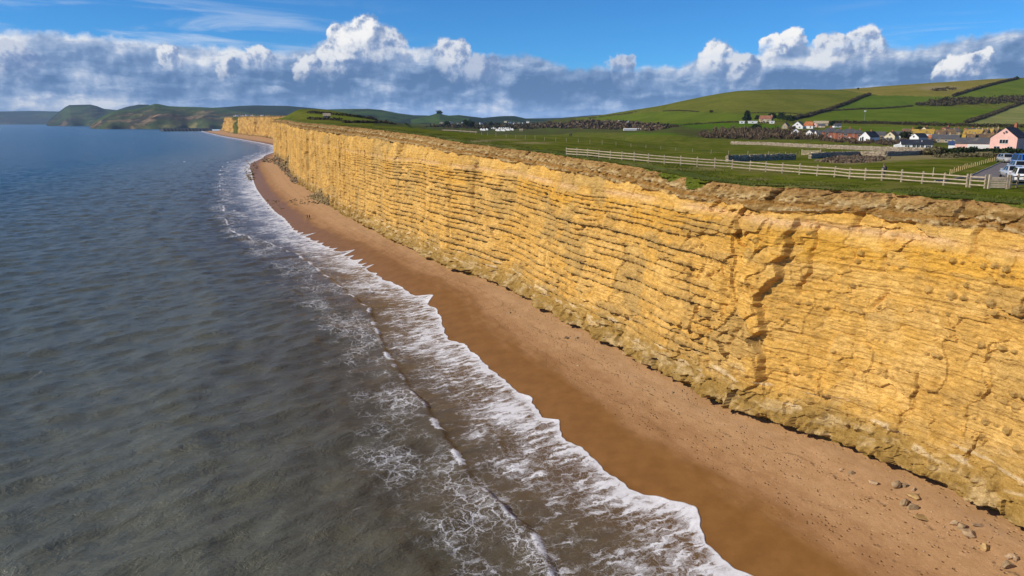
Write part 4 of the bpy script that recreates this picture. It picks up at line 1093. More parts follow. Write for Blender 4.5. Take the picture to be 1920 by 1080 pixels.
def ground_line(pix, n_per=1.0):
    """world polyline of traced ground pixels, resampled every n_per metres"""
    pts = [hit(u, v) for u, v in pix]
    out = []
    for a, b in zip(pts[:-1], pts[1:]):
        L = (b - a).length; k = max(1, int(L / n_per))
        for i in range(k): out.append(a + (b - a) * (i / k))
    out.append(pts[-1])
    P = np.array([tuple(p) for p in out]); P[:, 2] = land_z(P[:, 0], P[:, 1])
    return P
def hedge(label, pix, h=2.4, w=2.2, mat=HEDGE_BROWN, dens=14, leaf=0.75, gaps=0.0, group='hedges on the hillside'):
    if group == 'hedges on the hillside': h *= 0.78; w *= 0.8; leaf *= 0.85
    L = ground_line(pix, 1.0); n = len(L) * dens
    i = RNG.integers(0, len(L), n)
    hh = h * (0.75 + 0.55 * np.clip(perlin(i / 7.0, 0.0, 601) + 0.3, 0, 1) + 0.25 * RNG.random(n))
    if gaps > 0:
        k = perlin(i / 11.0, 0.0, 602) > gaps - 0.5; i = i[k]; hh = hh[k]; n = len(i)
    c = L[i] + np.stack([RNG.normal(size=n) * w * 0.34, RNG.normal(size=n) * w * 0.34, RNG.random(n) ** 0.8 * hh], 1)
    V, Fc = leaf_cards(c, leaf * (0.6 + 0.8 * RNG.random(n)))
    o = new_obj('hedge', mesh_np('hedge', V, Fc, False), mat)
    prop(o, label, 'hedge', group); return o
hedge('thick dark hedge climbing the hill from the farm trees', [(1481, 226), (1516, 218), (1562, 204), (1608, 186), (1630, 178)], 4.0, 4.5, dens=26, leaf=1.1)
hedge('thin hedge from the thick hedge to the hillside thicket', [(1562, 208), (1644, 204.5), (1711, 199.5)], 2.4, 2.4, dens=16)
hedge('dark hedge climbing to the hilltop at the right', [(1787, 181), (1833, 167), (1874, 156), (1906, 149)], 4.2, 4.0, dens=24, leaf=1.1)
hedge('dark hedge beside the pale striped field', [(1812, 231), (1847, 220), (1887, 204), (1925, 190), (1980, 172)], 3.6, 4.5, dens=26, leaf=1.0)
hedge('long brown hedge below the mast above the village', [(1550, 231), (1568, 231), (1644, 232.5), (1752, 236), (1833, 238), (1950, 239)], 3.4, 3.2, dens=22, leaf=0.9)
hedge('faint hedge line left of the thick climbing hedge', [(1400, 212.5), (1468, 212), (1505, 215)], 1.5, 1.5, dens=10, leaf=0.6)
hedge('short hedge alone on the open green slope', [(1244, 209), (1309, 210)], 1.8, 1.6, dens=9, leaf=0.7)
hedge('hedge at the foot of the open slope beside the white caravans', [(1100, 229), (1133, 229.5), (1193, 231), (1271, 238)], 2.6, 2.4, dens=14)
hedge('hedge running along the low skyline of the hill', [(1103, 222), (1150, 216.5), (1193, 210)], 2.0, 2.0, dens=8, gaps=0.3)
hedge('hedge below the farm on the edge of the valley field', [(1275, 236), (1330, 232), (1400, 230.5), (1440, 231)], 1.8, 1.8, dens=10)
hedge('upper hedge across the headland field', [(578, 212.5), (610, 214.5), (640, 217), (690, 223), (760, 229), (800, 233)], 2.2, 2.4, dens=16)
hedge('lower hedge across the headland field', [(578, 223.5), (605, 225), (640, 227)], 1.6, 1.8, dens=12)
hedge('hedge along the near edge of the headland field', [(645, 230.5), (700, 231), (760, 233.5), (820, 236)], 1.5, 1.6, dens=12, gaps=0.4)
hedge('black clipped hedge in front of the pink garage', [(1756, 287), (1790, 287.5), (1823, 287)], 1.35, 1.6, GREEN_DARK, dens=90, leaf=0.4, group='garden hedges')
hedge('low dark hedge left of the pink house', [(1825, 284.5), (1853, 284)], 0.8, 1.1, GREEN_DARK, dens=80, leaf=0.35, group='garden hedges')
hedge('dark hedge under the window of the pink house', [(1864, 286.5), (1890, 288), (1914, 288)], 1.2, 1.3, GREEN_DARK, dens=90, leaf=0.4, group='garden hedges')
hedge('pale bramble bank between stone wall and pink garage', [(1740, 291), (1757, 288)], 1.4, 2.0, BRAMBLE, dens=70, leaf=0.4, group='garden hedges')

def bush_points(centre, rx, rz, n):
    p = RNG.normal(size=(n, 3)); p /= np.linalg.norm(p, axis=1, keepdims=True); p *= (RNG.random((n, 1)) ** 0.45)
    p[:, 2] = np.abs(p[:, 2]) * rz; p[:, :2] *= rx
    k = 1 + 0.5 * perlin(p[:, 0] * 2 / rx + centre[0], p[:, 1] * 2 / rx + centre[1], 610)
    return p * k[:, None] + np.array(centre)
def thicket(name, label, poly, n, rx, h, cards, leaf, mat, kind_cat='thicket', aspect=1.0, up=0.0):
    """a mass of shrubs nobody could count"""
    us = [p[0] for p in poly]; vs = [p[1] for p in poly]; pts = []
    tries = 0
    while len(pts) < n and tries < n * 12:
        tries += 1
        u = RNG.uniform(min(us), max(us)); v = RNG.uniform(min(vs), max(vs))
        if not poly_in(np.array([u]), np.array([v]), poly)[0]: continue
        p = hit(u, v)
        b = bush_points((p.x, p.y, p.z), rx * RNG.uniform(0.6, 1.4), h * RNG.uniform(0.6, 1.35), cards)
        pts.append(b)
    c = np.concatenate(pts)
    V, Fc = leaf_cards(c, leaf * (0.5 + RNG.random(len(c))), aspect, up)
    o = new_obj(name, mesh_np(name, V, Fc, False), mat)
    prop(o, label, kind_cat, kind='stuff'); return o
thicket('thicket', 'brown leafless thicket in front of the village houses', [(1300, 252), (1350, 246), (1400, 243), (1440, 244), (1480, 246), (1530, 254), (1560, 259), (1540, 262), (1480, 262.5), (1400, 262), (1330, 259)], 130, 3.0, 3.0, 150, 0.55, BROWN, aspect=2.2, up=0.6)
thicket('thicket', 'low brown scrub behind the pale stone wall', [(1540, 261), (1600, 264), (1690, 268), (1680, 274), (1600, 270), (1540, 265)], 60, 2.0, 1.3, 90, 0.45, BROWN, aspect=2.0, up=0.5)
thicket('thicket', 'dead bramble patch by the dark stone wall', [(1545, 303), (1570, 296), (1640, 295), (1660, 299), (1620, 305), (1570, 306)], 46, 1.6, 0.42, 170, 0.22, DEAD, aspect=1.8, up=0.5)
thicket('thicket', 'brown wood on the right-hand hillside', [(1717, 198), (1740, 190), (1790, 186), (1840, 184), (1960, 180), (1960, 193), (1860, 195), (1780, 199)], 190, 6.0, 3.6, 46, 1.3, HEDGE_BROWN)
thicket('thicket', 'brown woods along the valley below the hill', [(960, 236), (1000, 233), (1060, 231), (1110, 228), (1180, 233), (1260, 239), (1240, 245), (1150, 243), (1060, 241), (960, 240)], 240, 8.0, 4.5, 44, 1.8, BROWN)
thicket('thicket', 'dark winter trees filling the valley floor', [(800, 238), (830, 232), (900, 231), (960, 231), (1000, 238), (1000, 242), (900, 243), (850, 241)], 170, 8.0, 5.0, 40, 1.9, HEDGE_BROWN)
thicket('thicket', 'gardens of brown shrubs between the village roofs', [(1640, 262), (1700, 252), (1760, 250), (1810, 252), (1830, 262), (1780, 268), (1700, 266)], 90, 2.2, 2.0, 70, 0.5, BROWN)
thicket('thicket', 'rusty bracken slope below the pink house', [(1760, 292), (1800, 290), (1860, 290), (1900, 291), (1890, 296), (1830, 295), (1770, 296)], 70, 1.8, 0.5, 90, 0.3, BRAMBLE, aspect=1.6)
thicket('thicket', 'brown gorse patch near the hilltop', [(1745, 168), (1770, 164), (1800, 165), (1785, 170), (1755, 171)], 30, 5.0, 1.5, 30, 1.0, HEDGE_BROWN)

def tree(label, u, v, h, spread, mat, shape='round', cards=900, group='trees around the village', leaf=0.7):
    p = hit(u, v); t = empty('tree', p)
    mb = MB(); mb.tube([(0, 0, -0.3), (0.05, 0, h * 0.35), (0, 0.1, h * 0.7), (0.1, 0, h * 0.95)], [h * 0.035, h * 0.028, h * 0.016, h * 0.004], 7)
    for k in range(5):
        a = k * 1.26 + 0.4; z0 = h * (0.3 + 0.1 * k)
        mb.tube([(0, 0, z0), (math.cos(a) * spread * 0.5, math.sin(a) * spread * 0.5, z0 + h * 0.14)], [h * 0.012, h * 0.004], 5)
    mb.build('trunk', BARK, t)
    pts = []
    if shape == 'cedar':
        for k in range(9):
            z = h * (0.22 + 0.085 * k); r = spread * (1.0 - 0.085 * k) * RNG.uniform(0.7, 1.1); a0 = RNG.random() * 6.28
            for q in range(4):
                a = a0 + q * 1.57; n = cards // 36
                rr = RNG.random(n) ** 0.6 * r
                pts.append(np.stack([np.cos(a + RNG.normal(size=n) * 0.35) * rr, np.sin(a + RNG.normal(size=n) * 0.35) * rr, z + RNG.normal(size=n) * h * 0.018 - rr * 0.04], 1))
    else:
        for k in range(14):
            a = RNG.random() * 6.28; r = RNG.random() ** 0.6 * spread * 0.65; z = h * RNG.uniform(0.38, 0.85)
            c = np.array([math.cos(a) * r, math.sin(a) * r, z]); n = cards // 14
            q = RNG.normal(size=(n, 3)); q /= np.linalg.norm(q, axis=1, keepdims=True)
            pts.append(c + q * (spread * 0.38 * RNG.random((n, 1)) ** 0.35) * np.array([1, 1, 0.75]))
    c = np.concatenate(pts); V, Fc = leaf_cards(c, leaf * (0.5 + RNG.random(len(c))))
    new_obj('crown', mesh_np('crown', V, Fc, False), mat, t)
    prop(t, label, 'tree', group); return t
tree('tall dark cedar standing left of the hillside farm', 1400, 229.5, 12.5, 5.2, GREEN_DARK, 'cedar', 1500, leaf=0.9)
for (u, v, h, sp, lab) in [(1449, 227, 9, 5.5, 'dark evergreen behind the left end of the farm roof'), (1462, 228, 10, 6, 'broad dark evergreen behind the farmhouse'), (1474, 230, 9, 5.5, 'dark evergreen at the right end of the farm'),
                           (1486, 231, 8, 4.5, 'brownish tree where the thick hedge meets the farm'), (1420, 227, 6, 4, 'small dark tree left of the farm roof')]:
    tree(lab, u, v, h, sp, GREEN_DARK, 'round', 700)
tree('round black-green evergreen bush above the brown thicket', 1417, 244.5, 5.0, 5.0, GREEN_DARK, 'round', 900, leaf=0.5)
tree('dark tree right of the orange-roofed hillside houses', 1559, 240, 6.5, 3.0, GREEN_DARK, 'round', 600, leaf=0.5)
tree('dark garden evergreen between cream gable and yellow roof', 1697, 263, 5.2, 4.2, GREEN_DARK, 'round', 900, leaf=0.45)
tree('bushy brown-green tree behind the yellow lichen roof', 1724, 250, 4.5, 4.2, GREEN_MID, 'round', 700, leaf=0.5)
tree('dark fir in front of the cream gable', 1671, 263, 3.6, 2.0, GREEN_DARK, 'round', 500, leaf=0.35)
tree('twiggy bare tree left of the grey garage roofs', 1486, 250, 5.0, 3.2, BROWN, 'round', 800, leaf=0.5)
tree('lone bush on the hill skyline', 1609, 168.5, 3.4, 2.4, GREEN_DARK, 'round', 260, leaf=0.7, group='lone trees on the hill')
tree('bushy tree where the hedge meets the right hilltop', 1906, 149, 5, 5, GREEN_DARK, 'round', 400, leaf=0.9, group='lone trees on the hill')
tree('lone thorn tree standing on the middle slope', 1334, 212, 4, 3, HEDGE_BROWN, 'round', 300, leaf=0.7, group='lone trees on the hill')
for (u, v, h, sp, lab) in [(874, 240, 15, 9, 'tallest dark tree in the valley left of the white village'), (884, 241, 12, 7, 'second dark tree close beside the tallest valley tree'), (838, 238, 11, 8, 'dark tree at the left end of the valley'),
                           (922, 238, 11, 7, 'dark tree just left of the white village'), (934, 238, 9, 6, 'small dark tree above the white village')]:
    tree(lab, u, v, h, sp, GREEN_DARK, 'round', 420, 'trees on the valley floor', 1.6)
_c = at_y(823.5, 212.6, 2900)
_t = empty('tree', _c); _mb = MB(); _mb.tube([(0, 0, -2), (0, 0, 6)], [1.0, 0.5], 6); _mb.build('trunk', BARK, _t)
_pp = RNG.normal(size=(260, 3)) * np.array([5.5, 4, 3.4]) + np.array([0, 0, 3.0]); _V, _F = leaf_cards(_pp, 3.0)
new_obj('crown', mesh_np('crown', _V, _F, False), GREEN_DARK, _t); prop(_t, 'clump of trees crowning the conical mound', 'tree')

# turf tufts that break the cliff edge
def edge_grass():
    n = 60000
    s = 24 + (RNG.random(n) ** 1.7) * 240
    m = np.abs(RNG.normal(size=n)) * 1.6 * (RNG.random(n) < 0.6) + RNG.random(n) * 7 * (RNG.random(n) < 0.6)
    nn = edge_n(s) + m - 0.05
    X = xy(s, nn); z = np.where(m < 1.0, top_z(s) + 0.05, land_z(X[:, 0], X[:, 1]) + 0.02)
    keep = perlin(s / 4.0, m / 2.0, 620) > -0.15
    X = X[keep]; z = z[keep]; n = len(z)
    h = (0.06 + 0.15 * RNG.random(n)) * (0.7 + 0.8 * np.clip(perlin(X[:, 0] / 5, X[:, 1] / 5, 621), 0, 1))
    a = RNG.random(n) * 6.28; w = 0.03 + 0.06 * RNG.random(n)
    b = np.stack([X[:, 0], X[:, 1], z - 0.05], 1); d = np.stack([np.cos(a), np.sin(a), 0 * a], 1) * w[:, None]
    tip = b + np.stack([RNG.normal(size=n) * 0.09 + 0.05, RNG.normal(size=n) * 0.09, h], 1)
    V = np.stack([b - d, b + d, tip], 1).reshape(-1, 3)
    o = new_obj('grass', mesh_np('grass', V, np.arange(3 * n).reshape(n, 3), False), foliage_material('edge_turf', (0.045, 0.062, 0.006), (0.080, 0.098, 0.010), (0.150, 0.140, 0.038)))
    prop(o, 'rough grass fringing the cliff edge', 'grass', kind='stuff')
edge_grass()

# ================================================================== BUILDINGS
def wall_mat(name, c): return simple(name, c, 0.85, 0.08, 0.8)
def tile_mat(name, c, c2, amount=0.5):
    """roof covering in courses, with patches of lichen"""
    if name in _MATS: return _MATS[name]
    m, N, out = material(name)
    pos = N.n('ShaderNodeNewGeometry').outputs['Position']
    z = N.sep(pos)[2]
    course = N.m('PINGPONG', N.mul(z, 4.0), 1.0)
    f = N.step(N.noise(pos, 0.45, 5, 0.65), 0.62 - amount * 0.35, 0.75 - amount * 0.3)
    cc = N.mix(f, c, c2)
    cc = N.mix(1.0, cc, N.mix(N.noise(pos, 5.0, 3, 0.6), (0.75, 0.75, 0.75), (1.2, 1.2, 1.2)), 'MULTIPLY')
    b = principled(N, out, Base_Color=cc, Roughness=0.85, Normal=N.bump(course, 0.4, 0.05))
    b.inputs['Specular IOR Level'].default_value = 0.2
    _MATS[name] = m; return m
WHITE = wall_mat('white_render', (0.78, 0.78, 0.77)); PINK = wall_mat('pink_render', (0.78, 0.47, 0.40)); CREAM = wall_mat('cream_render', (0.70, 0.60, 0.40))
STONE = simple('rubble_stone', (0.36, 0.29, 0.19), 0.9, 0.35, 1.2); BRICK = simple('red_brick', (0.36, 0.13, 0.07), 0.9, 0.2, 2.0); TAN = wall_mat('tan_render', (0.46, 0.36, 0.22))
LILAC = wall_mat('lilac_render', (0.42, 0.38, 0.50))
SLATE = tile_mat('grey_slate', (0.085, 0.085, 0.095), (0.16, 0.14, 0.11), 0.3); NAVY = tile_mat('dark_slate', (0.030, 0.034, 0.048), (0.06, 0.065, 0.08), 0.2)
ORANGE = tile_mat('orange_tile', (0.42, 0.13, 0.05), (0.50, 0.22, 0.09), 0.4); LICHEN = tile_mat('lichen_tile', (0.15, 0.11, 0.07), (0.40, 0.26, 0.045), 0.85)
BROWNT = tile_mat('brown_tile', (0.13, 0.085, 0.055), (0.22, 0.14, 0.06), 0.45); REDT = tile_mat('red_tile', (0.26, 0.10, 0.06), (0.30, 0.17, 0.10), 0.4); BLUET = tile_mat('blue_sheet', (0.035, 0.065, 0.16), (0.05, 0.09, 0.2), 0.3)
GLASS = simple('window_glass', (0.018, 0.024, 0.034), 0.08, 0.2, 1.0, spec=0.7)
FRAME = simple('white_frame', (0.74, 0.74, 0.72), 0.5, 0.05); DOORM = simple('painted_door', (0.66, 0.66, 0.64), 0.5, 0.08)
POT = simple('chimney_pot', (0.30, 0.13, 0.07), 0.8, 0.2)

def window(parent, face, x, z, w, h, W_, D_, cols=2):
    """frame with separate panes, set proud of a wall; face: front, left, right, back"""
    mb = MB(); pane_specs = []; t = 0.07
    def fbox(m, x0, x1, z0, z1, d0, d1):
        if face == 'front': m.box(x0, x1, -D_ / 2 - d1, -D_ / 2 - d0, z0, z1)
        elif face == 'back': m.box(x0, x1, D_ / 2 + d0, D_ / 2 + d1, z0, z1)
        elif face == 'left': m.box(-W_ / 2 - d1, -W_ / 2 - d0, x0, x1, z0, z1)
        else: m.box(W_ / 2 + d0, W_ / 2 + d1, x0, x1, z0, z1)
    x0, x1, z0, z1 = x - w / 2, x + w / 2, z - h / 2, z + h / 2
    fbox(mb, x0 - t, x0, z0 - t, z1 + t, -0.04, 0.06); fbox(mb, x1, x1 + t, z0 - t, z1 + t, -0.04, 0.06)
    fbox(mb, x0, x1, z1, z1 + t, -0.04, 0.058); fbox(mb, x0 - 0.05, x1 + 0.05, z0 - t - 0.04, z0, -0.04, 0.12)
    for c in range(1, cols): fbox(mb, x0 + w * c / cols - 0.03, x0 + w * c / cols + 0.03, z0, z1, -0.04, 0.055)
    f = mb.build('window', FRAME, parent)
    for c in range(cols):
        a = x0 + w * c / cols + (0.03 if c else 0); b = x0 + w * (c + 1) / cols - (0.03 if c < cols - 1 else 0)
        p = MB(); fbox(p, a, b, z0, z1, -0.03, 0.02); p.build('pane', GLASS, f)
    return f
def house(label, u, v, W_, D_, H, RH, wm, rm, yaw=0.0, gable=False, wins=(), chim=(), door=None, over=0.25, cat='house', group='village houses', name='house', drop=0.0, zoff=0.0, hip=0.0, loc=None, extra=None):
    """a pitched-roof house; ridge along local x, front face towards the camera, gable=True turns the gable end to it"""
    p = Vector(loc) if loc is not None else hit(u, v)
    face = math.atan2(p.x, p.y)                                  # bearing from the camera
    rz = -face + math.radians(yaw) + (math.pi / 2 if gable else 0)
    t = empty(name, (p.x, p.y, p.z - 0.15 + zoff), rz)
    mb = MB(); e = 0.0
    vs = [(-W_/2, -D_/2, 0), (W_/2, -D_/2, 0), (W_/2, D_/2, 0), (-W_/2, D_/2, 0), (-W_/2, -D_/2, H), (W_/2, -D_/2, H), (W_/2, D_/2, H), (-W_/2, D_/2, H), (-W_/2 + hip, 0, H + RH), (W_/2 - hip, 0, H + RH)]
    fs = [(0, 1, 5, 4), (2, 3, 7, 6)]
    if hip == 0: fs += [(1, 2, 6, 9, 5), (3, 0, 4, 8, 7)]
    else: fs += [(1, 2, 6, 5), (3, 0, 4, 7)]
    mb.raw(vs, fs); mb.build('wall', wm, t)
    rb = MB(); ov = over; th = 0.14; sl = RH / (D_ / 2)
    ez = H - ov * sl
    for sgn in (-1, 1):
        y0 = sgn * (D_ / 2 + ov); xa, xb = -W_/2 - ov, W_/2 + ov
        ra, rb_ = (-W_/2 - ov + hip * 1.15, W_/2 + ov - hip * 1.15) if hip else (xa, xb)
        q = [(xa, y0, ez + 0.03), (xb, y0, ez + 0.03), (rb_, 0, H + RH + 0.03), (ra, 0, H + RH + 0.03)]
        q2 = [(a, b, c + th) for a, b, c in q]
        rb.raw(q + q2, [(0, 1, 2, 3), (7, 6, 5, 4), (0, 4, 5, 1), (1, 5, 6, 2), (2, 6, 7, 3), (3, 7, 4, 0)])
    if hip:
        for sgn in (-1, 1):
            x0 = sgn * (W_/2 + ov); xr = sgn * (W_/2 + ov - hip * 1.15)
            q = [(x0, -D_/2 - ov, ez + 0.04), (x0, D_/2 + ov, ez + 0.04), (xr, 0, H + RH + 0.04)]
            rb.raw(q + [(a, b, c + th) for a, b, c in q], [(0, 1, 2), (5, 4, 3), (0, 3, 4, 1), (1, 4, 5, 2), (2, 5, 3, 0)])
    roof = rb.build('roof', rm, t)
    for (cx, cw, ch) in chim:
        c = MB(); c.box(cx - cw / 2, cx + cw / 2, -0.35, 0.35, H + RH - 0.5, H + RH + ch); c.box(cx - cw / 2 - 0.05, cx + cw / 2 + 0.05, -0.40, 0.40, H + RH + ch, H + RH + ch + 0.12)
        co = c.build('chimney', BRICK if wm is not STONE else STONE, roof)
        c = MB()
        for k in (-1, 1): c.tube([(cx + k * cw * 0.22, 0, H + RH + ch + 0.12), (cx + k * cw * 0.22, 0, H + RH + ch + 0.5)], [0.13, 0.10], 7)
        c.build('chimney_pot', POT, roof)
    for wdw in wins: window(t, wdw[0], wdw[1], wdw[2], wdw[3], wdw[4], W_, D_, wdw[5] if len(wdw) > 5 else 2)
    if door:
        fc, x, w, h = door; d = MB()
        if fc == 'front': d.box(x - w/2, x + w/2, -D_/2 - 0.07, -D_/2 + 0.05, 0.02, h)
        elif fc == 'left': d.box(-W_/2 - 0.07, -W_/2 + 0.05, x - w/2, x + w/2, 0.02, h)
        else: d.box(W_/2 - 0.05, W_/2 + 0.07, x - w/2, x + w/2, 0.02, h)
        do = d.build('door', DOORM, t)
        k = MB()
        if fc == 'front': k.box(x + w*0.32, x + w*0.38, -D_/2 - 0.12, -D_/2 - 0.07, h*0.48, h*0.52)
        elif fc == 'left': k.box(-W_/2 - 0.12, -W_/2 - 0.07, x + w*0.32, x + w*0.38, h*0.48, h*0.52)
        else: k.box(W_/2 + 0.07, W_/2 + 0.12, x + w*0.32, x + w*0.38, h*0.48, h*0.52)
        k.build('handle', GLASS, do)
    prop(t, label, cat, group)
    return t
# local axes when gable=True: the -x gable ('left') looks at the camera
pink = house('pink gabled house with dark slate roof beside the car park', 1889, 283.5, 10.5, 7.4, 4.4, 3.1, PINK, NAVY, yaw=-16, gable=True, over=0.12,
             wins=[('left', -0.1, 3.3, 2.3, 1.15, 3), ('left', -2.0, 1.2, 1.4, 1.1), ('left', 1.6, 1.2, 1.6, 1.1)], chim=[(4.4, 0.9, 1.3)], door=('front', 1.5, 0.9, 2.0))
for (yy, zz, r) in [(-0.45, 6.35, 0.30), (0.15, 6.0, 0.22)]:                       # two dishes high on the gable
    d = MB(); d.tube([(-5.27, yy, zz), (-5.45, yy, zz), (-5.55, yy + 0.05, zz + 0.03)], [0.05, r * 0.8, r], 10); d.build('satellite_dish', simple('dish_grey', (0.06, 0.06, 0.07), 0.6), pink)
gar = house('long low pink garage with grey roof and white door', 1832, 281.5, 13.0, 5.5, 2.5, 1.7, PINK, SLATE, yaw=-4, wins=[('front', 6.2, 1.4, 0.9, 0.9)], cat='garage', group='outbuildings', name='garage')
g = MB(); g.box(-2.8, 3.6, -2.84, -2.70, 0.05, 2.15)
gd = g.build('garage_door', FRAME, gar)
for k in range(1, 4):
    g = MB(); g.box(-2.75, 3.55, -2.86, -2.835, 0.05 + 0.52 * k, 0.09 + 0.52 * k); g.build('door_panel_line', SLATE, gd)
house('white shed with blue sheet roof left of the pink garage', 1790, 278.5, 4.4, 3.0, 1.7, 1.1, WHITE, BLUET, yaw=0, cat='shed', group='outbuildings', name='shed', door=('front', 0.4, 0.8, 1.6))
bung = house('long white bungalow with navy slate roof behind the stone wall', 1716, 280.5, 9.8, 4.6, 2.1, 1.5, WHITE, NAVY, yaw=10,
             wins=[('front', -3.5, 1.35, 0.55, 0.7, 1), ('front', -2.7, 1.35, 0.55, 0.7, 1), ('front', -0.9, 1.15, 1.0, 1.5, 2), ('front', 0.4, 1.15, 1.0, 1.5, 2), ('front', 1.7, 1.15, 0.9, 1.5, 2), ('front', 3.6, 1.2, 1.6, 1.0, 3)])
b = MB(); b.raw([(-6.9, -1.9, 0), (-4.91, -1.9, 0), (-4.91, 1.7, 0), (-6.9, 1.7, 0), (-6.9, -1.9, 1.7), (-4.91, -1.9, 2.2), (-4.91, 1.7, 2.2), (-6.9, 1.7, 1.7)], [(0, 3, 2, 1), (4, 5, 6, 7), (0, 1, 5, 4), (1, 2, 6, 5), (2, 3, 7, 6), (3, 0, 4, 7)])
b.build('annex', WHITE, bung)
b = MB(); b.tube([(1.6, -1.2, 2.7), (1.6, -1.2, 3.5)], [0.11, 0.11], 8); b.build('flue', FRAME, bung)
# village row from left to right
house('white gabled house low in the brown thicket', 1491, 255, 6.5, 5.0, 2.6, 2.4, WHITE, SLATE, gable=True, wins=[('left', 0, 3.0, 1.0, 0.9)])
house('white low house with sunlit gable right of the thicket', 1522, 255.5, 6.0, 5.2, 2.2, 1.9, WHITE, SLATE, yaw=-35, gable=True, wins=[('left', 0, 1.3, 1.2, 1.0)])
house('white house with lilac end wall and grey roof', 1537, 257, 6.0, 4.6, 2.2, 2.0, WHITE, SLATE, yaw=25, wins=[('front', -1.2, 1.3, 1.2, 1.0), ('front', 1.4, 1.3, 1.0, 1.0)])
for k, (u, v, lab) in enumerate([(1556, 260, 'left red-brick semi-detached house with hipped grey roof'), (1591, 262.5, 'right red-brick semi-detached house with hipped grey roof')]):
    house(lab, u, v, 8.6, 6.4, 4.2, 2.2, BRICK, SLATE, yaw=6, hip=2.2, wins=[('front', -2.2, 3.2, 1.5, 1.1), ('front', 2.2, 3.2, 1.5, 1.1), ('front', -2.2, 1.2, 1.5, 1.2), ('front', 2.2, 1.2, 1.5, 1.2)], chim=[(0.0, 0.9, 0.9)], door=('front', 0, 0.9, 2.0))
for (u, v, lab) in [(1572, 261.5, 'red-brick wing at the right of the left brick pair'), (1608, 263.5, 'red-brick wing at the right of the right brick pair')]:
    house(lab, u, v, 4.6, 5.4, 4.2, 1.9, BRICK, SLATE, yaw=10, hip=1.5, wins=[('front', 0, 3.1, 1.0, 1.0), ('front', 0, 1.2, 1.0, 1.0)], chim=[(0.6, 0.7, 0.7)])
big = house('white gabled house with tall glass front and navy roof', 1629, 266, 10.0, 6.2, 2.8, 2.9, WHITE, NAVY, yaw=-28, gable=True, wins=[('left', 0.9, 1.7, 0.9, 2.4, 1), ('left', 2.0, 1.5, 0.8, 1.9, 1), ('left', -1.4, 1.3, 1.0, 1.2)], chim=[(1.5, 0.8, 0.8)])
house('grey-roofed tan house right of the glass-fronted gable', 1649, 261, 5.5, 5.0, 2.6, 1.9, TAN, SLATE, wins=[('front', -1.0, 1.5, 1.1, 1.0), ('front', 1.4, 1.5, 1.1, 1.0)])
house('cream gabled house behind the dark fir', 1671, 264, 8.0, 5.4, 2.9, 2.3, CREAM, BROWNT, yaw=-15, gable=True, wins=[('left', -0.9, 1.6, 0.9, 1.1), ('left', 1.0, 1.6, 0.9, 1.1), ('left', 0, 3.5, 0.8, 0.8, 1)], chim=[(0.5, 0.8, 0.8)])
house('grey-roofed house right of the cream gable', 1684, 261, 6.5, 5.2, 2.5, 2.1, WHITE, SLATE, yaw=5, wins=[('front', 1.5, 1.5, 1.1, 1.0)], chim=[(2.6, 0.8, 0.7)])
house('low white garage in front of the cream gable', 1663, 266.5, 4.6, 3.0, 1.6, 0.5, WHITE, SLATE, cat='garage', group='outbuildings', name='garage', wins=[('front', -1.0, 0.9, 0.8, 0.6), ('front', 1.0, 0.9, 0.8, 0.6)])
house('long house with yellow lichen roof and white end wall', 1729, 261, 11.5, 6.0, 3.4, 2.4, WHITE, LICHEN, yaw=-6, wins=[('front', -3.5, 1.6, 1.1, 1.1), ('front', 3.8, 1.6, 1.1, 1.1)], chim=[(5.0, 0.8, 0.7)])
house('white gable with dark roof in front of the yellow roof', 1722, 265.5, 8.5, 5.2, 2.6, 2.0, WHITE, NAVY, yaw=-32, gable=True, wins=[('left', 0.3, 2.9, 0.8, 0.9, 1)])
house('small orange-tiled house beside the yellow roof', 1750, 264.5, 5.2, 4.0, 1.9, 1.6, STONE, ORANGE, yaw=-8, chim=[(2.2, 0.7, 1.2), (-2.3, 0.6, 0.8)], wins=[('front', -1.4, 0.9, 0.8, 0.8)])
house('long grey-roofed stone cottage right of the orange roof', 1772, 267, 12.5, 5.0, 2.1, 2.1, STONE, SLATE, yaw=-6, chim=[(1.8, 0.8, 1.0), (5.8, 0.8, 1.1)], wins=[('front', 3.6, 1.2, 0.9, 0.9), ('front', 0.6, 1.2, 0.9, 0.9), ('front', -3.0, 1.2, 0.9, 0.9)])
house('small steep yellow-roofed cottage with white wall', 1800, 267.5, 4.6, 4.4, 1.9, 2.7, WHITE, LICHEN, yaw=-14, chim=[(2.0, 0.7, 0.8)], wins=[('front', 0, 1.1, 0.9, 0.9)])
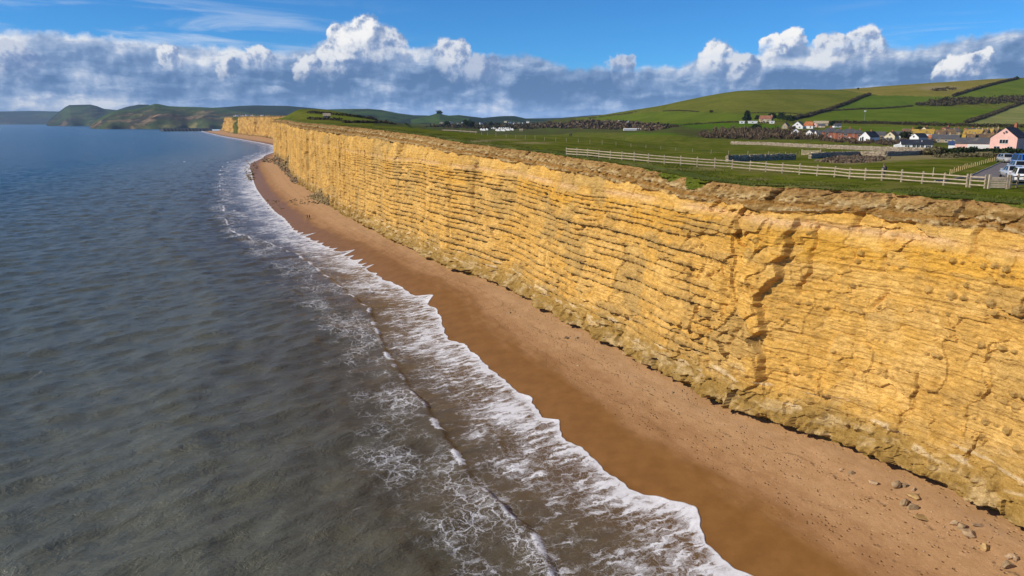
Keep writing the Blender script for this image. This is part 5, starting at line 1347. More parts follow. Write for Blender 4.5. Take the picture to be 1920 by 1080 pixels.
for (u, v, w, d, h, rh, wm, rm, yw, gb, lab) in [
        (1757, 259, 9, 6, 2.6, 2.4, STONE, BROWNT, -8, False, 'wide brown-roofed stone house above the orange roof'), (1776, 257, 8, 6, 2.6, 2.3, STONE, BROWNT, 4, False, 'brown-roofed stone house behind the grey cottage'),
        (1734, 251.5, 6, 5.5, 2.6, 2.3, CREAM, BROWNT, -20, True, 'cream gable behind the yellow roof'), (1702, 252.5, 7, 5, 2.0, 2.0, CREAM, BROWNT, -20, False, 'small cream house up behind the garden evergreen'),
        (1772, 252, 7.5, 6, 2.4, 2.6, BRICK, REDT, -25, True, 'red-brown gabled house near the top of the village'), (1788, 253, 6, 5, 2.4, 2.0, TAN, SLATE, 20, False, 'grey-roofed house with white end near the village top'),
        (1824, 252.5, 7, 5, 2.4, 1.9, STONE, SLATE, 8, False, 'grey house above the yellow-roofed terrace'), (1815, 251.5, 5, 5, 2.2, 1.8, BRICK, REDT, -10, False, 'low red-brick house above the yellow-roofed terrace'),
        (1820, 258, 7, 6, 2.6, 2.3, STONE, LICHEN, -22, False, 'first lichen-roofed terrace house from the left'), (1832, 258.5, 6, 6, 2.6, 2.5, STONE, LICHEN, -22, False, 'second lichen-roofed terrace house from the left'),
        (1842, 257.5, 6, 6, 2.6, 2.5, STONE, BROWNT, -22, False, 'brown-roofed terrace house between lichen roofs'), (1852, 256.5, 6, 6, 2.6, 2.5, STONE, LICHEN, -22, False, 'lichen-roofed terrace house left of the pink house'),
        (1862, 255, 6, 6, 2.6, 2.4, STONE, BROWNT, -22, False, 'brown-roofed house just behind the pink gable'), (1816, 265, 6, 5, 2.2, 2.0, STONE, BROWNT, -12, False, 'stone cottage behind the pink garage'), (1834, 265, 6.5, 5, 2.2, 2.0, STONE, BROWNT, 10, False, 'brown-roofed cottage above the pink garage door'),
        (1851, 264, 6, 5, 2.2, 2.1, TAN, BROWNT, -12, False, 'tan cottage between pink garage and pink house')]:
    sx = [('front', -w * 0.25, 1.3, 0.9, 0.9), ('front', w * 0.25, 1.3, 0.9, 0.9)] if not gb else [('left', 0, 1.6, 0.9, 0.9)]
    house(lab, u, v, w, d, h, rh, wm, rm, yaw=yw, gable=gb, wins=sx, chim=[(w * 0.4, 0.7, 0.8)])
# hillside farm and the two houses under the thick hedge
house('red-roofed farmhouse among dark trees on the hillside', 1436, 228, 13, 7, 3.2, 3.2, STONE, REDT, yaw=-14, chim=[(5.5, 0.9, 0.8)], wins=[('front', -3, 1.6, 1.2, 1.1), ('front', 3, 1.6, 1.2, 1.1)], group='hillside farm')
house('small red-roofed farm wing with pale gable', 1431, 230.5, 8, 5, 2.6, 2.2, CREAM, REDT, yaw=10, gable=True, wins=[('left', 0, 1.4, 1.0, 1.0)], group='hillside farm')
for (u, lab) in [(1391, 'leftmost low white caravan below the farm cedar'), (1411, 'long white caravan below the red farm roof'), (1447, 'white caravan at the right below the farm')]:
    house(lab, u, 231.5, 9 if u == 1411 else 5, 2.6, 2.0, 0.4, WHITE, FRAME, cat='caravan', group='caravans below the farm', name='caravan', wins=[('front', 0, 1.2, 1.4, 0.7)])
house('white gabled house under the thick hillside hedge', 1497, 241, 9.5, 9.5, 2.2, 4.0, WHITE, SLATE, yaw=-14, gable=True, wins=[('left', 0, 3.6, 1.2, 1.0), ('left', -2, 1.3, 1.3, 1.1), ('left', 2, 1.3, 1.3, 1.1)], group='hillside houses')
house('white house with bright orange tiled roof on the hillside', 1516, 241, 8.2, 6.5, 2.7, 3.3, WHITE, ORANGE, yaw=-10, hip=1.4, wins=[('front', -2, 1.5, 1.1, 1.1), ('front', 2, 1.5, 1.1, 1.1)], chim=[(1.0, 0.8, 0.6)], group='hillside houses')
house('small pinkish house right of the bright orange roof', 1527, 238, 4.4, 4.5, 2.3, 2.2, PINK, SLATE, gable=True, wins=[('left', 0, 1.4, 0.9, 0.9)], group='hillside houses')
house('long weathered stone barn behind the orange-roofed house', 1539, 235.5, 13, 5.5, 2.4, 2.0, STONE, STONE, yaw=-5, cat='barn', group='hillside houses', name='barn', door=('front', 0, 2.2, 2.0))
house('low tan outbuilding in front of the stone barn', 1540, 239, 6, 4, 1.8, 1.4, TAN, SLATE, cat='shed', group='hillside houses', name='shed', door=('front', -1, 0.9, 1.6))
house('small slate cottage with white end right of the dark tree', 1569, 239, 6.5, 4, 2.0, 1.7, WHITE, SLATE, yaw=25, group='hillside houses', wins=[('front', 0, 1.2, 0.9, 0.8)])
house('grey cottage half hidden left of the white hillside gable', 1473, 241, 5.5, 5, 2.5, 2.6, STONE, SLATE, yaw=-20, gable=True, group='hillside houses', wins=[('left', 0, 1.5, 0.9, 0.9)])
house('little stone field barn on the headland', 613, 224.5, 4.5, 4, 2.6, 1.6, STONE, STONE, cat='barn', group='field barns', name='barn', door=('front', 0, 1.2, 1.8))
house('small stone hut in the field left of the white village', 977, 246, 5, 4, 2.2, 1.3, TAN, STONE, cat='shed', group='field barns', name='shed')
# white village of holiday homes in the valley: the photograph shows only rows of white walls
ORD = ['first', 'second', 'third', 'fourth', 'fifth', 'sixth', 'seventh', 'eighth', 'ninth', 'tenth', 'eleventh', 'twelfth', 'thirteenth', 'fourteenth', 'fifteenth', 'sixteenth']
for rowname, (u0, u1, v, n) in zip(['far left', 'upper left', 'upper right', 'lower middle', 'far right'], [(903, 913, 244.5, 3), (921, 931, 241.5, 3), (937, 957, 242.5, 6), (932, 945, 245.5, 5), (950, 961, 244.5, 4)]):
    for i in range(n):
        house('%s white home from the left in the %s row of the valley homes' % (ORD[i], rowname), u0 + (u1 - u0) * i / max(1, n - 1), v + 0.4 * math.sin(i * 2.1), 2.3, 4.6, 2.2, 1.3, WHITE, SLATE, yaw=-30, gable=True, over=0.1, group='white homes on the valley floor')
for i, (u, v) in enumerate(sorted([(828, 231), (846, 230), (868, 230), (902, 232), (948, 228.5), (956, 230), (963, 232), (972, 231), (982, 232), (990, 229), (838, 234), (857, 233)])):
    house('%s tiny pale house from the left on the wooded valley side' % ORD[i], u, v, 9, 6, 4, 2.5, WHITE if i % 3 else CREAM, SLATE, yaw=i * 23 % 60 - 30, group='far valley houses', loc=(lambda q: (q[0], q[1], q[2] - 2))(at_y(u, v, 2150)))
for i in range(16):
    u = 440 + i * 4.6 + 1.5 * math.sin(i * 3.1); v = 216.6 - 0.9 * (i % 3) + 0.02 * (u - 440)
    q = at_y(u, v, 3300)
    house('%s tiny house from the left in the far town behind the farthest cliffs' % ORD[i], u, v, 13, 8, 5, 3, WHITE if i % 2 else TAN, BROWNT, yaw=(i * 37) % 50 - 25, group='far town houses', loc=(q[0], q[1], q[2] - 5))
for i, (u, v, w) in enumerate([(1136, 229.6, 5), (1145, 229.8, 4), (1163, 229.3, 6), (1177, 230.2, 4)]):
    house(['leftmost tiny white caravan on the valley hedge', 'second tiny white caravan on the valley hedge', 'largest tiny white caravan on the valley hedge', 'rightmost tiny white caravan on the valley hedge'][i], u, v, w, 2.8, 2.2, 0.4, WHITE, FRAME, cat='caravan', group='caravans in the valley', name='caravan')
house('long white roofed shed low in the valley', 1191, 244.5, 26, 4, 1.4, 0.8, WHITE, FRAME, yaw=8, cat='shed', group='field barns', name='shed')

# mast above the village
p = hit(1620, 231); t = empty('mast', p)
mb = MB(); mb.tube([(0, 0, -0.3), (0, 0, 12.4)], [0.16, 0.10], 8); mb.build('pole', simple('mast_steel', (0.30, 0.32, 0.33), 0.5, 0.1), t)
mb = MB(); mb.box(-0.9, 0.9, -0.35, 0.35, 11.4, 12.9); mb.build('head_cabinet', FRAME, t, bevel=0.05)
mb = MB(); mb.box(-0.6, 0.6, -0.5, 0.5, -0.2, 1.5); mb.build('base_cabinet', FRAME, t, bevel=0.04)
prop(t, 'tall thin mast with white box on top in the hill field', 'mast')

# ================================================================== STONE WALLS
def dry_wall(label, pix, h=1.15, th=0.55, col='pale'):
    L = ground_line(pix, 0.5); n = len(L)
    t = empty('stone_wall', tuple(L[0])); o3 = L[0]
    d = np.gradient(L, axis=0); d[:, 2] = 0; d /= np.linalg.norm(d, axis=1, keepdims=True); nr = np.stack([-d[:, 1], d[:, 0], 0 * d[:, 0]], 1)
    hh = h * (1 + 0.10 * perlin(np.arange(n) / 5.0, 0.0, 630))
    P = np.zeros((5, n, 3))
    for j, (w, k) in enumerate([(-1, -0.3), (-0.85, 0.9), (0, 0.92), (0.85, 0.9), (1, -0.3)]):
        P[j] = L + nr * (w * th * 0.42) ; P[j, :, 2] += np.where(k < 0, k, k * hh)
    core = new_obj('core', grid_mesh('core', P - o3, smooth=False), simple('wall_core_' + col, (0.10, 0.085, 0.065), 0.95, 0.3), t)
    V = []; Fc = []; base = 0
    box = np.array([(x, y, z) for z in (0, 1) for (x, y) in ((0, 0), (1, 0), (1, 1), (0, 1))], float) - np.array([0.5, 0.5, 0.5])
    bf = np.array([(0, 3, 2, 1), (4, 5, 6, 7), (0, 1, 5, 4), (1, 2, 6, 5), (2, 3, 7, 6), (3, 0, 4, 7)])
    rng = np.random.default_rng(77)
    for c in range(6):
        x = 0.0
        while x < n - 1.5:
            w = rng.uniform(0.22, 0.62); i = int(x); p = L[i]; f = x - i
            p = L[i] + (L[min(i + 1, n - 1)] - L[i]) * f
            sz = np.array([w, th * rng.uniform(0.92, 1.12) if c < 5 else th * 0.7, h / 5.4 * rng.uniform(0.7, 1.05) * (1.35 if c == 5 else 1)])
            q = box * sz * (1 + 0.12 * rng.normal(size=(8, 3)))
            zc = (c + 0.5) * hh[i] / 5.6
            q = q[:, :1] * d[i] + q[:, 1:2] * nr[i] + q[:, 2:] * np.array([0, 0, 1.0]) + p + np.array([0, 0, zc])
            V.append(q - o3); Fc.append(bf + base); base += 8; x += (w + 0.03) / 0.5
    m, N, out = material('wall_stone_' + col + str(len(bpy.data.materials)))
    r = N.n('ShaderNodeNewGeometry').outputs['Random Per Island']
    c = N.ramp(r, [(0, (0.19, 0.145, 0.10)), (0.4, (0.33, 0.26, 0.18)), (0.8, (0.43, 0.35, 0.25)), (1, (0.52, 0.45, 0.35))])
    principled(N, out, Base_Color=c, Roughness=0.95)
    so = new_obj('stones', mesh_np('stones', np.concatenate(V), np.concatenate(Fc), False), m, t); so['kind'] = 'stuff'
    prop(t, label, 'wall', 'dry stone walls'); return t
dry_wall('sunlit pale dry-stone wall below the brown thicket', [(1371, 270.5), (1430, 272), (1500, 276), (1580, 279.5), (1640, 282.5), (1690, 284.5), (1742, 286)], 1.3)
dry_wall('shaded dark dry-stone wall from the rail fence to the gate', [(1364, 303), (1400, 302), (1450, 300.5), (1490, 299.5)], 1.05)
dry_wall('shaded dark dry-stone wall right of the field gate', [(1519, 297.5), (1560, 294.5), (1610, 292.5), (1660, 293), (1700, 291.5), (1745, 289.5)], 1.0)
dry_wall('thin field wall on the far clifftop by the post fence', [(828, 243.6), (860, 246), (895, 248.5)], 1.1)

# ================================================================== FENCES AND GATES
WOOD = simple('weathered_wood', (0.44, 0.35, 0.245), 0.85, 0.25, 3.0); WOOD_D = simple('old_post_wood', (0.26, 0.20, 0.14), 0.9, 0.3, 3.0); STAKE = simple('new_stake_wood', (0.50, 0.36, 0.16), 0.85, 0.25, 3.0)
WIRE = simple('fence_wire', (0.20, 0.20, 0.19), 0.5, 0.1, metallic=0.6)
def rail_fence(label, pts, post_h=1.25, rails=(0.30, 0.68, 1.06), group='post and rail fences', dark=False):
    t = empty('rail_fence', tuple(pts[0])); o = Vector(pts[0])
    pm = WOOD_D if dark else WOOD
    post = MB().box(-0.065, 0.065, -0.065, 0.065, -0.4, post_h); post.raw([(-0.065, -0.065, post_h), (0.065, -0.065, post_h), (0.065, 0.065, post_h), (-0.065, 0.065, post_h), (0, 0, post_h + 0.05)], [(0, 1, 4), (1, 2, 4), (2, 3, 4), (3, 0, 4)])
    p0 = None
    for k, p in enumerate(pts):
        q = Vector(p) - o
        if p0 is None: po = p0 = post.build('post', pm, t)
        else: po = new_obj('post', p0.data, None, t)
        po.location = q; po.rotation_euler = (random.uniform(-.03, .03), random.uniform(-.03, .03), random.uniform(-.1, .1)); po.scale = (1, 1, random.uniform(0.96, 1.06))
    for a, b in zip(pts[:-1], pts[1:]):
        a = Vector(a) - o; b = Vector(b) - o; d = (b - a).normalized(); nrm = Vector((-d.y, d.x, 0)); nrm = nrm if nrm.dot(Vector((-0.9, -0.44, 0))) > 0 else -nrm
        for rh in rails:
            j1, j2 = random.uniform(-.025, .025), random.uniform(-.025, .025)
            m = MB().bar(a + nrm * 0.085 + Vector((0, 0, rh + j1)) - d * 0.03, b + nrm * 0.085 + Vector((0, 0, rh + j2)) + d * 0.03, 0.045, 0.115)
            m.build('rail', WOOD, t)
    prop(t, label, 'fence', group); return t
def resample(pix, gap):
    L = ground_line(pix, 0.1); seg = np.r_[0, np.cumsum(np.linalg.norm(np.diff(L[:, :2], axis=0), axis=1))]
    k = max(1, round(seg[-1] / gap)); x = np.linspace(0, seg[-1], k + 1)
    X = np.interp(x, seg, L[:, 0]); Y = np.interp(x, seg, L[:, 1])
    return [(a, b, float(land_z(a, b))) for a, b in zip(X, Y)]
rail_fence('long pale post-and-rail fence along the clifftop', resample([(1062, 292), (1200, 304), (1300, 312), (1400, 319.5), (1500, 327.5), (1560, 331.5), (1650, 338.5), (1740, 345.5), (1812, 351)], 2.35))
rail_fence('short pale fence panel between the long fence and the boarded gate', resample([(1818, 351.5), (1846, 353.5)], 1.9))
rail_fence('dark leaning fence end right of the boarded gate', resample([(1893, 353.5), (1912, 350.5), (1960, 350)], 1.9), dark=True)
def gate(label, a, b, h=1.15, bars=5, pitch=0.22, sign=False, boards=False):
    a = Vector(a); b = Vector(b); t = empty('gate', a); L = (b - a); d = L.normalized(); ln = L.length
    nrm = Vector((-d.y, d.x, 0)); nrm = nrm if nrm.dot(Vector((-0.9, -0.44, 0))) > 0 else -nrm
    for x in (0.0, ln):
        MB().box(-0.09, 0.09, -0.09, 0.09, -0.4, h + 0.25).build('gate_post', WOOD, t).location = d * x
    for k in range(bars):
        z = 0.18 + k * pitch
        MB().bar(d * 0.12 + Vector((0, 0, z)) + nrm * 0.04, d * (ln - 0.12) + Vector((0, 0, z)) + nrm * 0.04, 0.04, 0.17 if boards else 0.09).build('bar', WOOD, t)
    MB().bar(d * 0.2 + Vector((0, 0, 0.2)) + nrm * -0.02, d * (ln - 0.2) + Vector((0, 0, h - 0.05)) + nrm * -0.02, 0.04, 0.09).build('brace', WOOD, t)
    if sign:
        c = d * (ln * 0.55) + nrm * 0.09
        m = MB().bar(c - d * 0.16 + Vector((0, 0, 0.62)), c + d * 0.16 + Vector((0, 0, 0.62)), 0.02, 0.32); m.build('notice', FRAME, t)
    prop(t, label, 'gate', 'wooden gates'); return t
_a, _b = hit(1853, 354), hit(1887, 354.5)
gate('boarded wooden gate by the car park at the end of the fence', _a, _b, 1.1, 5, 0.215, boards=True)
_a, _b = hit(1503, 291.2), hit(1538, 291.8)
gate('five-bar field gate with a white notice between dark walls', _a, _b, 1.2, 5, 0.24, sign=True)
def wire_fence(label, pix, h=1.15, mat=WOOD, wires=(0.45, 0.95), rad=0.055, group='post and wire fences', vary=0.12):
    P = [hit(u, v) for u, v in pix]; t = empty('wire_fence', P[0]); first = None
    post = MB().tube([(0, 0, -0.4), (0, 0, h)], [rad, rad * 0.92], 7)
    for p in P:
        if first is None: o = first = post.build('post', mat, t)
        else: o = new_obj('post', first.data, None, t)
        o.location = p - P[0]; o.scale = (1, 1, 1 + random.uniform(-vary, vary)); o.rotation_euler = (random.uniform(-.05, .05), random.uniform(-.05, .05), 0)
    for z in wires:
        m = MB()
        for a, b in zip(P[:-1], P[1:]): m.bar(a - P[0] + Vector((0, 0, z)), b - P[0] + Vector((0, 0, z)), 0.014, 0.014)
        m.build('wire', WIRE, t)
    prop(t, label, 'fence', group); return t
wire_fence('long line of grey posts and wire across the clifftop field', [(836, 244.2), (845.5, 245.4), (854, 246.6), (863, 248), (872, 249), (882, 250.2), (892, 251.4), (903, 253), (914, 254), (930, 255.6), (949, 257.4), (967, 259), (985, 260.4), (1003, 262), (1021, 263.4), (1042, 264.8), (1062, 266), (1084, 267.6), (1106, 269.2), (1129, 271), (1155, 273.2), (1183, 275.4), (1211, 277.8), (1239, 280), (1267, 282.6), (1298, 285.2), (1333, 288), (1366, 290), (1402, 292), (1440, 293.6), (1472, 295)])
wire_fence('row of short yellowish stakes beside the car park', [(1781 + 83 * k / 21, 327.2 - 25.2 * (k / 21) ** 0.85) for k in range(22)], 0.62, STAKE, (0.55,), 0.06, vary=0.2)
wire_fence('few grey posts along the pale stone wall', [(1640, 286), (1605, 284.5), (1580, 283.5), (1545, 282), (1515, 280.5), (1497, 279.5)], 1.1, WOOD_D)
wire_fence('close-set dark posts left of the field gate', [(1450, 296.5), (1461, 296), (1473, 296), (1482, 296), (1492, 295.5), (1498, 295)], 1.2, WOOD_D)
for (u, v, h, lab) in [(1749, 330.5, 1.05, 'single tall pale post at the left end of the stakes'), (1891, 288, 2.3, 'grey signpost in front of the pink house'), (1832, 291, 0.7, 'short marker post on the bracken slope')]:
    p = hit(u, v); t = MB().tube([(0, 0, -0.3), (0, 0, h)], [0.06, 0.05], 8).build('post', WOOD); t.location = p
    prop(t, lab, 'post', 'single posts')

# ================================================================== CAR PARK
def make_road():
    left = ground_line([(1700, 341.8), (1745, 341.2), (1790, 337), (1819, 331.8), (1850, 318), (1877, 306), (1892, 299), (1903, 295)], 1.0)
    rows = []; m = 44
    for p in left:
        row = []
        for j in range(m):
            f = j / (m - 1)
            q = p[:2] + np.array([0.985, -0.10]) * (f * 34)
            row.append((q[0], q[1]))
        rows.append(row)
    # close the near side along the fence
    A = np.array(rows)
    s, n = to_sn(A[..., 0], A[..., 1])
    A = np.concatenate([A], 0)
    z = land_z(A[..., 0], A[..., 1]) + 0.05
    P = np.concatenate([A, z[..., None]], -1)
    fence_n = 80.6
    ok = n > fence_n
    keep = ok[:-1, :-1] & ok[1:, 1:] & ok[1:, :-1] & ok[:-1, 1:]
    me = grid_mesh('car_park', P, keep, flip=True)
    m_, N, out = material('asphalt')
    pos = N.n('ShaderNodeNewGeometry').outputs['Position']
    c = N.mix(N.step(N.noise(pos, 0.4, 5, 0.6), 0.3, 0.7), (0.135, 0.108, 0.094), (0.185, 0.150, 0.130))
    c = N.mix(N.mul(N.step(N.noise(pos, 12, 3, 0.7), 0.5, 0.8), 0.4), c, (0.2, 0.18, 0.165))
    principled(N, out, Base_Color=c, Roughness=0.9)
    o = new_obj('car_park', me, m_); prop(o, 'brown-grey asphalt of the car park', kind='structure')
    k = MB()
    Lz = [(p[0] - 0.1, p[1], float(land_z(p[0], p[1]))) for p in left[3:]]
    for a, b in zip(Lz[:-1], Lz[1:]): k.bar(Vector(a) + Vector((0, 0, 0.05)), Vector(b) + Vector((0, 0, 0.05)), 0.13, 0.20)
    ko = k.build('kerb', simple('kerb_stone', (0.24, 0.225, 0.20), 0.9, 0.2, 2.0)); prop(ko, 'low kerb along the left side of the car park', kind='structure')
make_road()

RUBBER = simple('tyre_rubber', (0.015, 0.015, 0.016), 0.9, 0.2); ALLOY = simple('wheel_alloy', (0.45, 0.46, 0.48), 0.3, 0.1, metallic=0.8)
CARGLASS = simple('car_glass', (0.012, 0.015, 0.020), 0.12, 0.1, spec=0.25); LAMP = simple('headlamp', (0.75, 0.76, 0.78), 0.15, 0.05); TAIL = simple('tail_lamp', (0.42, 0.02, 0.02), 0.25, 0.1)
PLATE_W = simple('white_plate', (0.75, 0.75, 0.70), 0.5, 0.03); PLATE_Y = simple('yellow_plate', (0.70, 0.52, 0.05), 0.5, 0.03); TRIM = simple('black_trim', (0.02, 0.02, 0.022), 0.6, 0.1)
def paint(name, c, metal=0.3):
    if name in _MATS: return _MATS[name]
    m, N, out = material(name)
    b = principled(N, out, Base_Color=c, Roughness=0.28, Metallic=metal); b.inputs['Coat Weight'].default_value = 0.6; b.inputs['Coat Roughness'].default_value = 0.06
    _MATS[name] = m; return m
def car(label, pm, loc, rz, kind='hatch', group='cars in the car park'):
    """front looks along local -y"""
    if kind == 'van': Lh, Wd, Ht, hood, belt = 2.45, 0.95, 1.98, 1.15, 1.10
    elif kind == 'suv': Lh, Wd, Ht, hood, belt = 2.25, 0.93, 1.66, 1.02, 1.00
    elif kind == 'saloon': Lh, Wd, Ht, hood, belt = 2.30, 0.90, 1.44, 0.92, 0.90
    else: Lh, Wd, Ht, hood, belt = 2.05, 0.89, 1.50, 0.95, 0.93
    t = empty('car' if kind != 'van' else 'van', loc, rz)
    # lower body: sections along y (y, half width, bottom, top)
    tail = belt + 0.05 if kind != 'saloon' else belt + 0.02
    secs = [(-Lh, Wd * 0.72, 0.36, hood * 0.72), (-Lh + 0.10, Wd * 0.90, 0.24, hood * 0.84), (-Lh + 0.45, Wd * 0.99, 0.20, hood * 0.95), (-Lh * 0.45, Wd, 0.20, belt), (0, Wd, 0.20, belt + 0.02), (Lh * 0.55, Wd, 0.20, belt + 0.03), (Lh - 0.30, Wd * 0.97, 0.24, tail), (Lh - 0.06, Wd * 0.90, 0.32, tail * 0.93), (Lh, Wd * 0.80, 0.40, tail * 0.82)]
    vs = []; fs = []; n = 10
    for (y, w, z0, z1) in secs:
        for (a, b) in [(-0.80, 0), (-1.0, 0.18), (-1.02, 0.55), (-0.97, 0.85), (-0.80, 1.0), (0.80, 1.0), (0.97, 0.85), (1.02, 0.55), (1.0, 0.18), (0.80, 0)]:
            vs.append((a * w, y, z0 + (z1 - z0) * b))
    for i in range(len(secs) - 1):
        for k in range(n): fs.append((i * n + k, i * n + (k + 1) % n, (i + 1) * n + (k + 1) % n, (i + 1) * n + k))
    fs.append(tuple(range(n))); fs.append(tuple(range(len(vs) - 1, len(vs) - n - 1, -1)))
    body = MB().raw(vs, fs).build('body', pm, t, smooth=True)
    # cabin
    if kind == 'van': ya, yb, yc, yd = -Lh + 0.75, -Lh + 1.55, Lh - 0.22, Lh - 0.03
    elif kind == 'saloon': ya, yb, yc, yd = -0.95, -0.25, 0.85, 1.55
    else: ya, yb, yc, yd = -1.05, -0.35, Lh - 0.62, Lh - 0.16
    wb, wt = Wd * 0.93, Wd * 0.74; zb = belt - 0.02; zt = Ht
    cs = [(-wb, ya, zb), (wb, ya, zb), (wt, yb, zt - 0.03), (-wt, yb, zt - 0.03), (-wt, yc, zt - 0.03), (wt, yc, zt - 0.03), (wb, yd, zb), (-wb, yd, zb), (-wt * 0.9, (yb + yc) / 2, zt), (wt * 0.9, (yb + yc) / 2, zt)]
    MB().raw(cs, [(0, 1, 2, 3), (3, 2, 9, 8), (8, 9, 5, 4), (4, 5, 6, 7), (0, 3, 8, 4, 7), (1, 6, 5, 9, 2)]).build('cabin', pm, t, smooth=False, bevel=0.03)
    def pane(nm, q, sh=0.09):
        q = [Vector(p) for p in q]; c = sum(q, Vector()) / len(q); nr = (q[1] - q[0]).cross(q[2] - q[0]).normalized()
        if nr.dot(c - Vector((0, 0, Ht * 0.7))) < 0: nr = -nr
        r = [c + (p - c) * (1 - sh * 1.6) + nr * 0.012 for p in q]
        MB().raw(r + [p - nr * 0.03 for p in r], [tuple(range(len(r)))] + [tuple(range(2 * len(r) - 1, len(r) - 1, -1))] + [(k, (k + 1) % len(r), len(r) + (k + 1) % len(r), len(r) + k) for k in range(len(r))]).build(nm, CARGLASS, t)
    pane('windscreen', [cs[0], cs[1], cs[2], cs[3]]); pane('rear_window', [cs[4], cs[5], cs[6], cs[7]])
    for sgn in (-1, 1):
        if kind == 'van': segs = [(ya + 0.25, yb + 0.05, yb + 0.75, yb + 0.75), (yb + 0.9, yb + 0.9, yc - 0.1, yd - 0.15)]
        else: segs = [(ya + 0.2, yb + 0.05, (yb + yc) / 2 - 0.04, (yb + yc) / 2 - 0.04), ((yb + yc) / 2 + 0.04, (yb + yc) / 2 + 0.04, yc - 0.05, yd - 0.22)]
        for (y0, y1, y2, y3) in segs: pane('side_window', [(sgn * wb, y0, zb), (sgn * wt, y1, zt - 0.05), (sgn * wt, y2, zt - 0.05), (sgn * wb, y3, zb)], 0.06)
        m = MB(); m.box(sgn * Wd - 0.02 if sgn > 0 else -Wd - 0.18, sgn * Wd + 0.18 if sgn > 0 else -Wd + 0.02, ya + 0.25, ya + 0.40, belt - 0.02, belt + 0.13); m.build('mirror', pm, t, bevel=0.03)
        m = MB(); m.box(sgn * Wd * 0.72 - 0.17, sgn * Wd * 0.72 + 0.17, -Lh - 0.01, -Lh + 0.16, hood * 0.60, hood * 0.74); m.build('headlight', LAMP, t, bevel=0.03)
        m = MB(); m.box(sgn * Wd * 0.74 - 0.15, sgn * Wd * 0.74 + 0.15, Lh - 0.14, Lh + 0.015, tail * 0.66, tail * 0.83); m.build('tail_light', TAIL, t, bevel=0.02)
        for y in (-Lh * 0.64, Lh * 0.62):
            w = MB().tube([(sgn * (Wd - 0.20), y, 0.32), (sgn * (Wd - 0.17), y, 0.32), (sgn * (Wd + 0.01), y, 0.32), (sgn * (Wd + 0.03), y, 0.32)], [0.28, 0.325, 0.325, 0.29], 18)
            wo = w.build('wheel', RUBBER, t, smooth=False)
            MB().tube([(sgn * (Wd + 0.022), y, 0.32), (sgn * (Wd + 0.045), y, 0.32)], [0.21, 0.19], 14).build('rim', ALLOY, wo)
    MB().box(-0.26, 0.26, -Lh - 0.02, -Lh + 0.05, 0.42, 0.53).build('number_plate', PLATE_W, t)
    MB().box(-0.26, 0.26, Lh - 0.05, Lh + 0.02, tail * 0.55, tail * 0.55 + 0.11).build('number_plate', PLATE_Y, t)
    MB().box(-Wd * 0.5, Wd * 0.5, -Lh - 0.012, -Lh + 0.08, hood * 0.44, hood * 0.58).build('grille', TRIM, t)
    MB().box(-Wd * 0.8, Wd * 0.8, Lh - 0.10, Lh + 0.012, 0.34, 0.45).build('rear_bumper', TRIM, t)
    prop(t, label, 'van' if kind == 'van' else 'car', group); return t
def car_at(u, v): p = hit(u, v); p.z = float(land_z(p.x, p.y)) + 0.055; return p
SILVER = paint('silver_paint', (0.58, 0.57, 0.56), 0.15); WHITEP = paint('white_paint', (0.80, 0.80, 0.80), 0.0); BLUEP = paint('blue_paint', (0.015, 0.10, 0.42), 0.1); GREYP = paint('light_grey_paint', (0.50, 0.50, 0.50), 0.15)
car('silver car facing the camera at the head of the row', paint('gold_silver_paint', (0.47, 0.45, 0.41), 0.15), car_at(1886, 305.5), math.radians(-14), 'hatch')
car('bright blue van parked beyond the silver cars', BLUEP, car_at(1918, 316), math.radians(-16), 'van')
car('light grey hatchback between blue van and silver saloon', GREYP, car_at(1907, 323), math.radians(158), 'hatch')
car('silver saloon seen from behind with red tail lamp', SILVER, car_at(1897, 334.5), math.radians(158), 'saloon')
car('white car nearest the boarded gate at the picture edge', WHITEP, car_at(1915, 343.5), math.radians(152), 'suv')

# ================================================================== PEOPLE AND DOG
def skin_body(name, joints, edges, mat, parent=None, levels=2, root=0):
    me = bpy.data.meshes.new(name + '_frame')
    me.from_pydata([j[0] for j in joints], edges, [])
    o = bpy.data.objects.new(name, me); COL.objects.link(o)
    o.modifiers.new('skin', 'SKIN')
    for i, j in enumerate(joints):
        r = j[1]; sv = me.skin_vertices[0].data[i]
        sv.radius = (r, r) if not hasattr(r, '__len__') else r
        sv.use_root = (i == root)
    sub = o.modifiers.new('sub', 'SUBSURF'); sub.levels = levels; sub.render_levels = levels
    dg = bpy.context.evaluated_depsgraph_get(); dg.update()
    me2 = bpy.data.meshes.new_from_object(o.evaluated_get(dg), depsgraph=dg)
    bpy.data.objects.remove(o, do_unlink=True)
    me2.name = name; me2.materials.clear()
    me2.polygons.foreach_set('use_smooth', [True] * len(me2.polygons))
    return new_obj(name, me2, mat, parent)
def clothes_mat(name, shoes, trousers, jacket, skin, zw=0.92, zc=1.44, za=0.10):
    m, N, out = material(name)
    z = N.sep(N.n('ShaderNodeTexCoord').outputs['Object'])[2]
    c = N.mix(N.step(z, za - 0.005, za + 0.005), shoes, trousers)
    c = N.mix(N.step(z, zw - 0.006, zw + 0.006), c, jacket)
    c = N.mix(N.step(z, zc - 0.006, zc + 0.006), c, skin)
    principled(N, out, Base_Color=c, Roughness=0.85)
    return m
SKIN = simple('skin', (0.46, 0.27, 0.19), 0.6, 0.1, 8.0)
